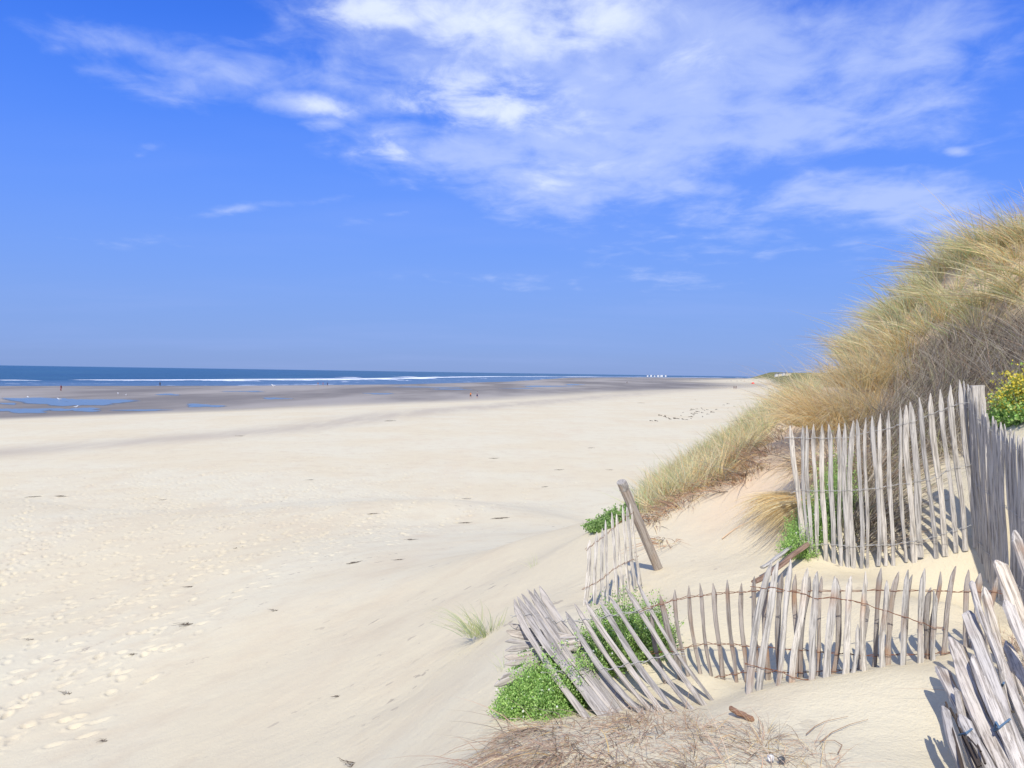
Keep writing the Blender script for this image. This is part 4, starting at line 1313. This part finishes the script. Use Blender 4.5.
# far white houses on the horizon and huts under the headland
M_wallw = flat('white_render', (.80, .80, .78)); M_roof = flat('slate_roof', (.16, .17, .20)); M_win = flat('window_glass', (.04, .05, .07), .2); M_ochre = flat('cream_render', (.70, .62, .45))


def house(c, w, d, h, rh, label, wallm, cat='house', group=None, rot=0.0, flat_roof=False):
    root = empty('white_house' if wallm is M_wallw else 'beach_hut', c, label, cat, group)

    def box(name, x0, x1, y0, y1, z0, z1, mat):
        vs = [(x, y, z) for x in (x0, x1) for y in (y0, y1) for z in (z0, z1)]
        me = bpy.data.meshes.new(name)
        me.from_pydata(vs, [], [(0, 1, 3, 2), (4, 6, 7, 5), (0, 4, 5, 1), (2, 3, 7, 6), (0, 2, 6, 4), (1, 5, 7, 3)]); me.update()
        return link(name, me, mat, root, c)
    box('wall', -w / 2, w / 2, -d / 2, d / 2, -2, h, wallm)
    if rh > 0:
        me = bpy.data.meshes.new('roof')
        e = .03 * w
        vs = [(-w / 2 - e, -d / 2 - e, h + .01), (w / 2 + e, -d / 2 - e, h + .01), (w / 2 + e, d / 2 + e, h + .01), (-w / 2 - e, d / 2 + e, h + .01), (-w / 2 - e, 0, h + rh), (w / 2 + e, 0, h + rh)]
        me.from_pydata(vs, [], [(0, 1, 5, 4), (2, 3, 4, 5), (0, 4, 3), (1, 2, 5), (3, 2, 1, 0)]); me.update()
        link('roof', me, M_roof, root, c)
    nw = max(2, int(w / 6))
    for i in range(nw):
        x = -w / 2 + (i + .5) * w / nw
        for z in ([h * .28, h * .68] if h > 6 else [h * .5]):
            box('window', x - w / nw * .18, x + w / nw * .18, -d / 2 - .06, -d / 2 - .01, z - h * .07, z + h * .07, M_win)
    root.rotation_euler = (0, 0, rot)


for i, (qx, w_, h_) in enumerate([(647.5, 9, 10), (651, 11, 13), (654.5, 8, 9), (658, 14, 12), (661.5, 16, 13), (665.5, 9, 14)]):
    d = 3600 + i * 40; v = ray(qx, 376); c0 = np.array([v[0] / v[1] * d, d, 0.0]); c0[2] = max(hz(c0[0], c0[1]), .2)
    lab = ['leftmost low white house on the far horizon', 'second white house from the left on the far horizon', 'small white house third from the left on the far horizon',
           'wide white house fourth from the left on the far horizon', 'widest white house fifth from the left on the far horizon', 'tall white house at the right end of the far horizon row'][i]
    house(c0, w_ * .7, 10, h_ * .6, 0 if i in (1, 4) else 1.5, lab, M_wallw, 'house', 'white houses on the far horizon')
for i, (qx, qy, w_) in enumerate([(777, 376.5, 5), (780.5, 376, 6), (784, 375.5, 4.5), (788, 375.4, 7)]):
    c0 = hit(qx, qy)
    s = c0[1] / 1100
    lab = ['left pale beach hut under the green headland', 'second pale beach hut under the green headland', 'third, narrow pale beach hut under the green headland', 'rightmost wide pale hut beside the grassy dune crest'][i]
    house(c0, w_ * s, 4 * s, 3.0 * s, 1.2 * s, lab, M_ochre if i % 2 else flat('pale_planks', (.75, .74, .70)), 'beach hut', 'beach huts under the headland', rot=.2)

# ------------------------------------------------------------------ sun, sky, clouds
EL, AZ = R(46), R(-13)
sun_to = Vector((math.sin(AZ) * math.cos(EL), -math.cos(AZ) * math.cos(EL), math.sin(EL)))
ld = bpy.data.lights.new('sun', 'SUN'); ld.energy = 4.0; ld.angle = R(.55); ld.color = (1.0, .95, .865)
so = bpy.data.objects.new('sun', ld); COL.objects.link(so)
so.rotation_euler = (-sun_to).to_track_quat('-Z', 'Y').to_euler()
so.location = (0, 0, 60)

wd = bpy.data.worlds.new('World'); scene.world = wd; wd.use_nodes = True
t = NT(wd.node_tree)
bg = wd.node_tree.nodes['Background']
sky = t.new('ShaderNodeTexSky', sky_type='NISHITA')
sky.sun_disc = False; sky.sun_elevation = EL; sky.sun_rotation = math.pi - AZ
sky.air_density = 1.0; sky.dust_density = .2; sky.ozone_density = 2.0; sky.altitude = 0
dv = t.new('ShaderNodeTexCoord').outputs['Generated']
sep = t.new('ShaderNodeSeparateXYZ'); t.put(sep.inputs[0], dv)
X, Y, Z = sep.outputs
el_ = t.math('MAXIMUM', Z, 0.0)
# colour balance of this sky: deeper blue aloft, milky violet blue at the horizon
tint = t.new('ShaderNodeValToRGB'); t.put(tint.inputs[0], el_)
cr = tint.color_ramp; cr.interpolation = 'B_SPLINE'
stops = [(0.0, (.165, .28, .60)), (.03, (.180, .305, .67)), (.12, (.165, .325, .82)), (.23, (.098, .262, .90)), (.34, (.050, .195, .85)), (.42, (.028, .145, .74)), (.65, (.04, .14, .60)), (1.0, (.05, .15, .5))]
while len(cr.elements) < len(stops): cr.elements.new(.5)
for e, (p, c) in zip(cr.elements, stops): e.position = p; e.color = (*c, 1)
base = t.mix(.08, tint.outputs[0], t.mix(1.0, sky.outputs[0], (.10, .10, .10), 'MULTIPLY'))
Yc = t.math('MAXIMUM', Y, .02)
U = t.math('DIVIDE', X, Yc); V = t.math('DIVIDE', Z, Yc)


def uv(px, py):
    v = ray(px, py); return v[0] / v[1], v[2] / v[1]


Zp = t.math('ADD', t.math('MAXIMUM', Z, 0.0), .09)
cp_ = t.new('ShaderNodeCombineXYZ'); t.put(cp_.inputs[0], t.math('DIVIDE', X, Zp)); t.put(cp_.inputs[1], t.math('DIVIDE', Y, Zp))
pl = cp_.outputs[0]
wn1 = t.noise(t.mapping(pl, (1.35, 1.1, 1), (0, 0, .2)), 1.5, 7, .56, .3)
wn2 = t.noise(t.mapping(pl, (1.9, 1.6, 1), (0, 0, .1), (3, 1, 0)), 3.2, 7, .60, .4)
nz = t.math('ADD', t.math('MULTIPLY', wn1, .6), t.math('MULTIPLY', wn2, .4))


def blobs(lst):
    acc = None
    cu = t.new('ShaderNodeCombineXYZ'); t.put(cu.inputs[0], U); t.put(cu.inputs[1], V)
    for (px, py, rx, ry, rot, wgt) in lst:
        u0, v0 = uv(px, py)
        mp = t.new('ShaderNodeMapping', vector_type='TEXTURE'); t.put(mp.inputs[0], cu.outputs[0])
        mp.inputs['Location'].default_value = (u0, v0, 0); mp.inputs['Rotation'].default_value = (0, 0, R(rot))
        mp.inputs['Scale'].default_value = (1.75 * rx / F, 1.75 * ry / F, 1)
        gt = t.new('ShaderNodeTexGradient', gradient_type='SPHERICAL'); t.put(gt.inputs[0], mp.outputs[0])
        e = t.math('MULTIPLY', gt.outputs[1], wgt * 1.5)
        acc = e if acc is None else t.math('MAXIMUM', acc, e)
    return t.math('MINIMUM', acc, 1.0)


veil = blobs([(650, 55, 300, 92, -3, .9), (690, 125, 225, 46, 3, .85), (560, 165, 150, 48, -8, .9), (470, 155, 120, 32, -5, .8), (850, 70, 105, 64, 0, .7), (430, 60, 90, 60, 0, .55),
              (685, 187, 36, 14, 3, .75), (885, 200, 120, 32, -3, .8), (815, 190, 50, 12, -8, .6), (780, 235, 190, 40, 0, .38), (205, 74, 100, 34, -4, .66), (120, 45, 110, 22, -8, .5), (58, 48, 30, 12, 0, .38),
              (300, 104, 66, 15, -6, .68), (325, 123, 24, 9, 0, .6), (230, 210, 50, 7, 8, .45), (130, 240, 120, 8, 0, .36), (140, 155, 42, 10, 32, .36), (330, 200, 60, 6, 5, .35), (390, 215, 60, 7, 12, .36),
              (958, 152, 16, 6, 0, .6), (1000, 60, 60, 60, 0, .35), (600, 280, 200, 18, 0, .30)])
bright = blobs([(490, 95, 70, 34, 4, 1.0), (400, 10, 70, 18, 2, 1.0), (540, 15, 130, 50, 0, .95), (400, 152, 50, 16, -4, .6), (560, 170, 90, 26, -4, .55), (315, 106, 40, 10, -5, .5), (690, 60, 160, 50, 0, .45), (600, 130, 90, 30, 0, .4)])
dens = t.ramp(t.math('ADD', veil, t.math('MULTIPLY', t.math('SUBTRACT', nz, .5), 2.5)), .28, 1.1, 0, .68)
dens = t.math('MULTIPLY', dens, t.ramp(veil, .02, .30))
bden = t.math('MULTIPLY', t.ramp(t.math('ADD', bright, t.math('MULTIPLY', t.math('SUBTRACT', nz, .5), 4.2)), .50, 1.45, 0, .8), t.ramp(bright, .05, .4))
# the rest of the sky (never in front of this viewpoint) carries unseen cloud, thickened to lift and whiten the shade
back = t.math('MULTIPLY', t.ramp(nz, .42, .60, 0, .9), t.ramp(t.math('SUBTRACT', t.math('MULTIPLY', Z, 1.2), Y), -.35, .1))
dens = t.math('MAXIMUM', dens, back)
hazy = t.math('MULTIPLY', t.ramp(t.noise(t.mapping(pl, (.25, .5, 1)), 1.0, 4, .6), .42, .75), .16)
skyc = t.mix(hazy, base, (.36, .46, .85))
skyc = t.mix(dens, skyc, (.50, .60, .90))
skyc = t.mix(bden, skyc, (.76, .83, .95))
t.l.new(skyc, bg.inputs['Color'])
bg.inputs['Strength'].default_value = 1.0

# ------------------------------------------------------------------ camera and output
cd = bpy.data.cameras.new('camera'); cd.sensor_width = 36; cd.lens = 36 * F / 1024; cd.clip_start = .05; cd.clip_end = 100000
co = bpy.data.objects.new('camera', cd); COL.objects.link(co)
co.matrix_world = Matrix.Translation((0, 0, CZ)) @ cam_rot.to_4x4()
scene.camera = co
vs_ = scene.view_settings
vs_.view_transform = 'Standard'; vs_.look = 'None'; vs_.gamma = 1; vs_.exposure = 0.2; vs_.use_curve_mapping = False
scene.render.engine = 'CYCLES'
wd.cycles.sampling_method = 'NONE'
scene.cycles.max_bounces = 4; scene.cycles.diffuse_bounces = 2; scene.cycles.transparent_max_bounces = 4
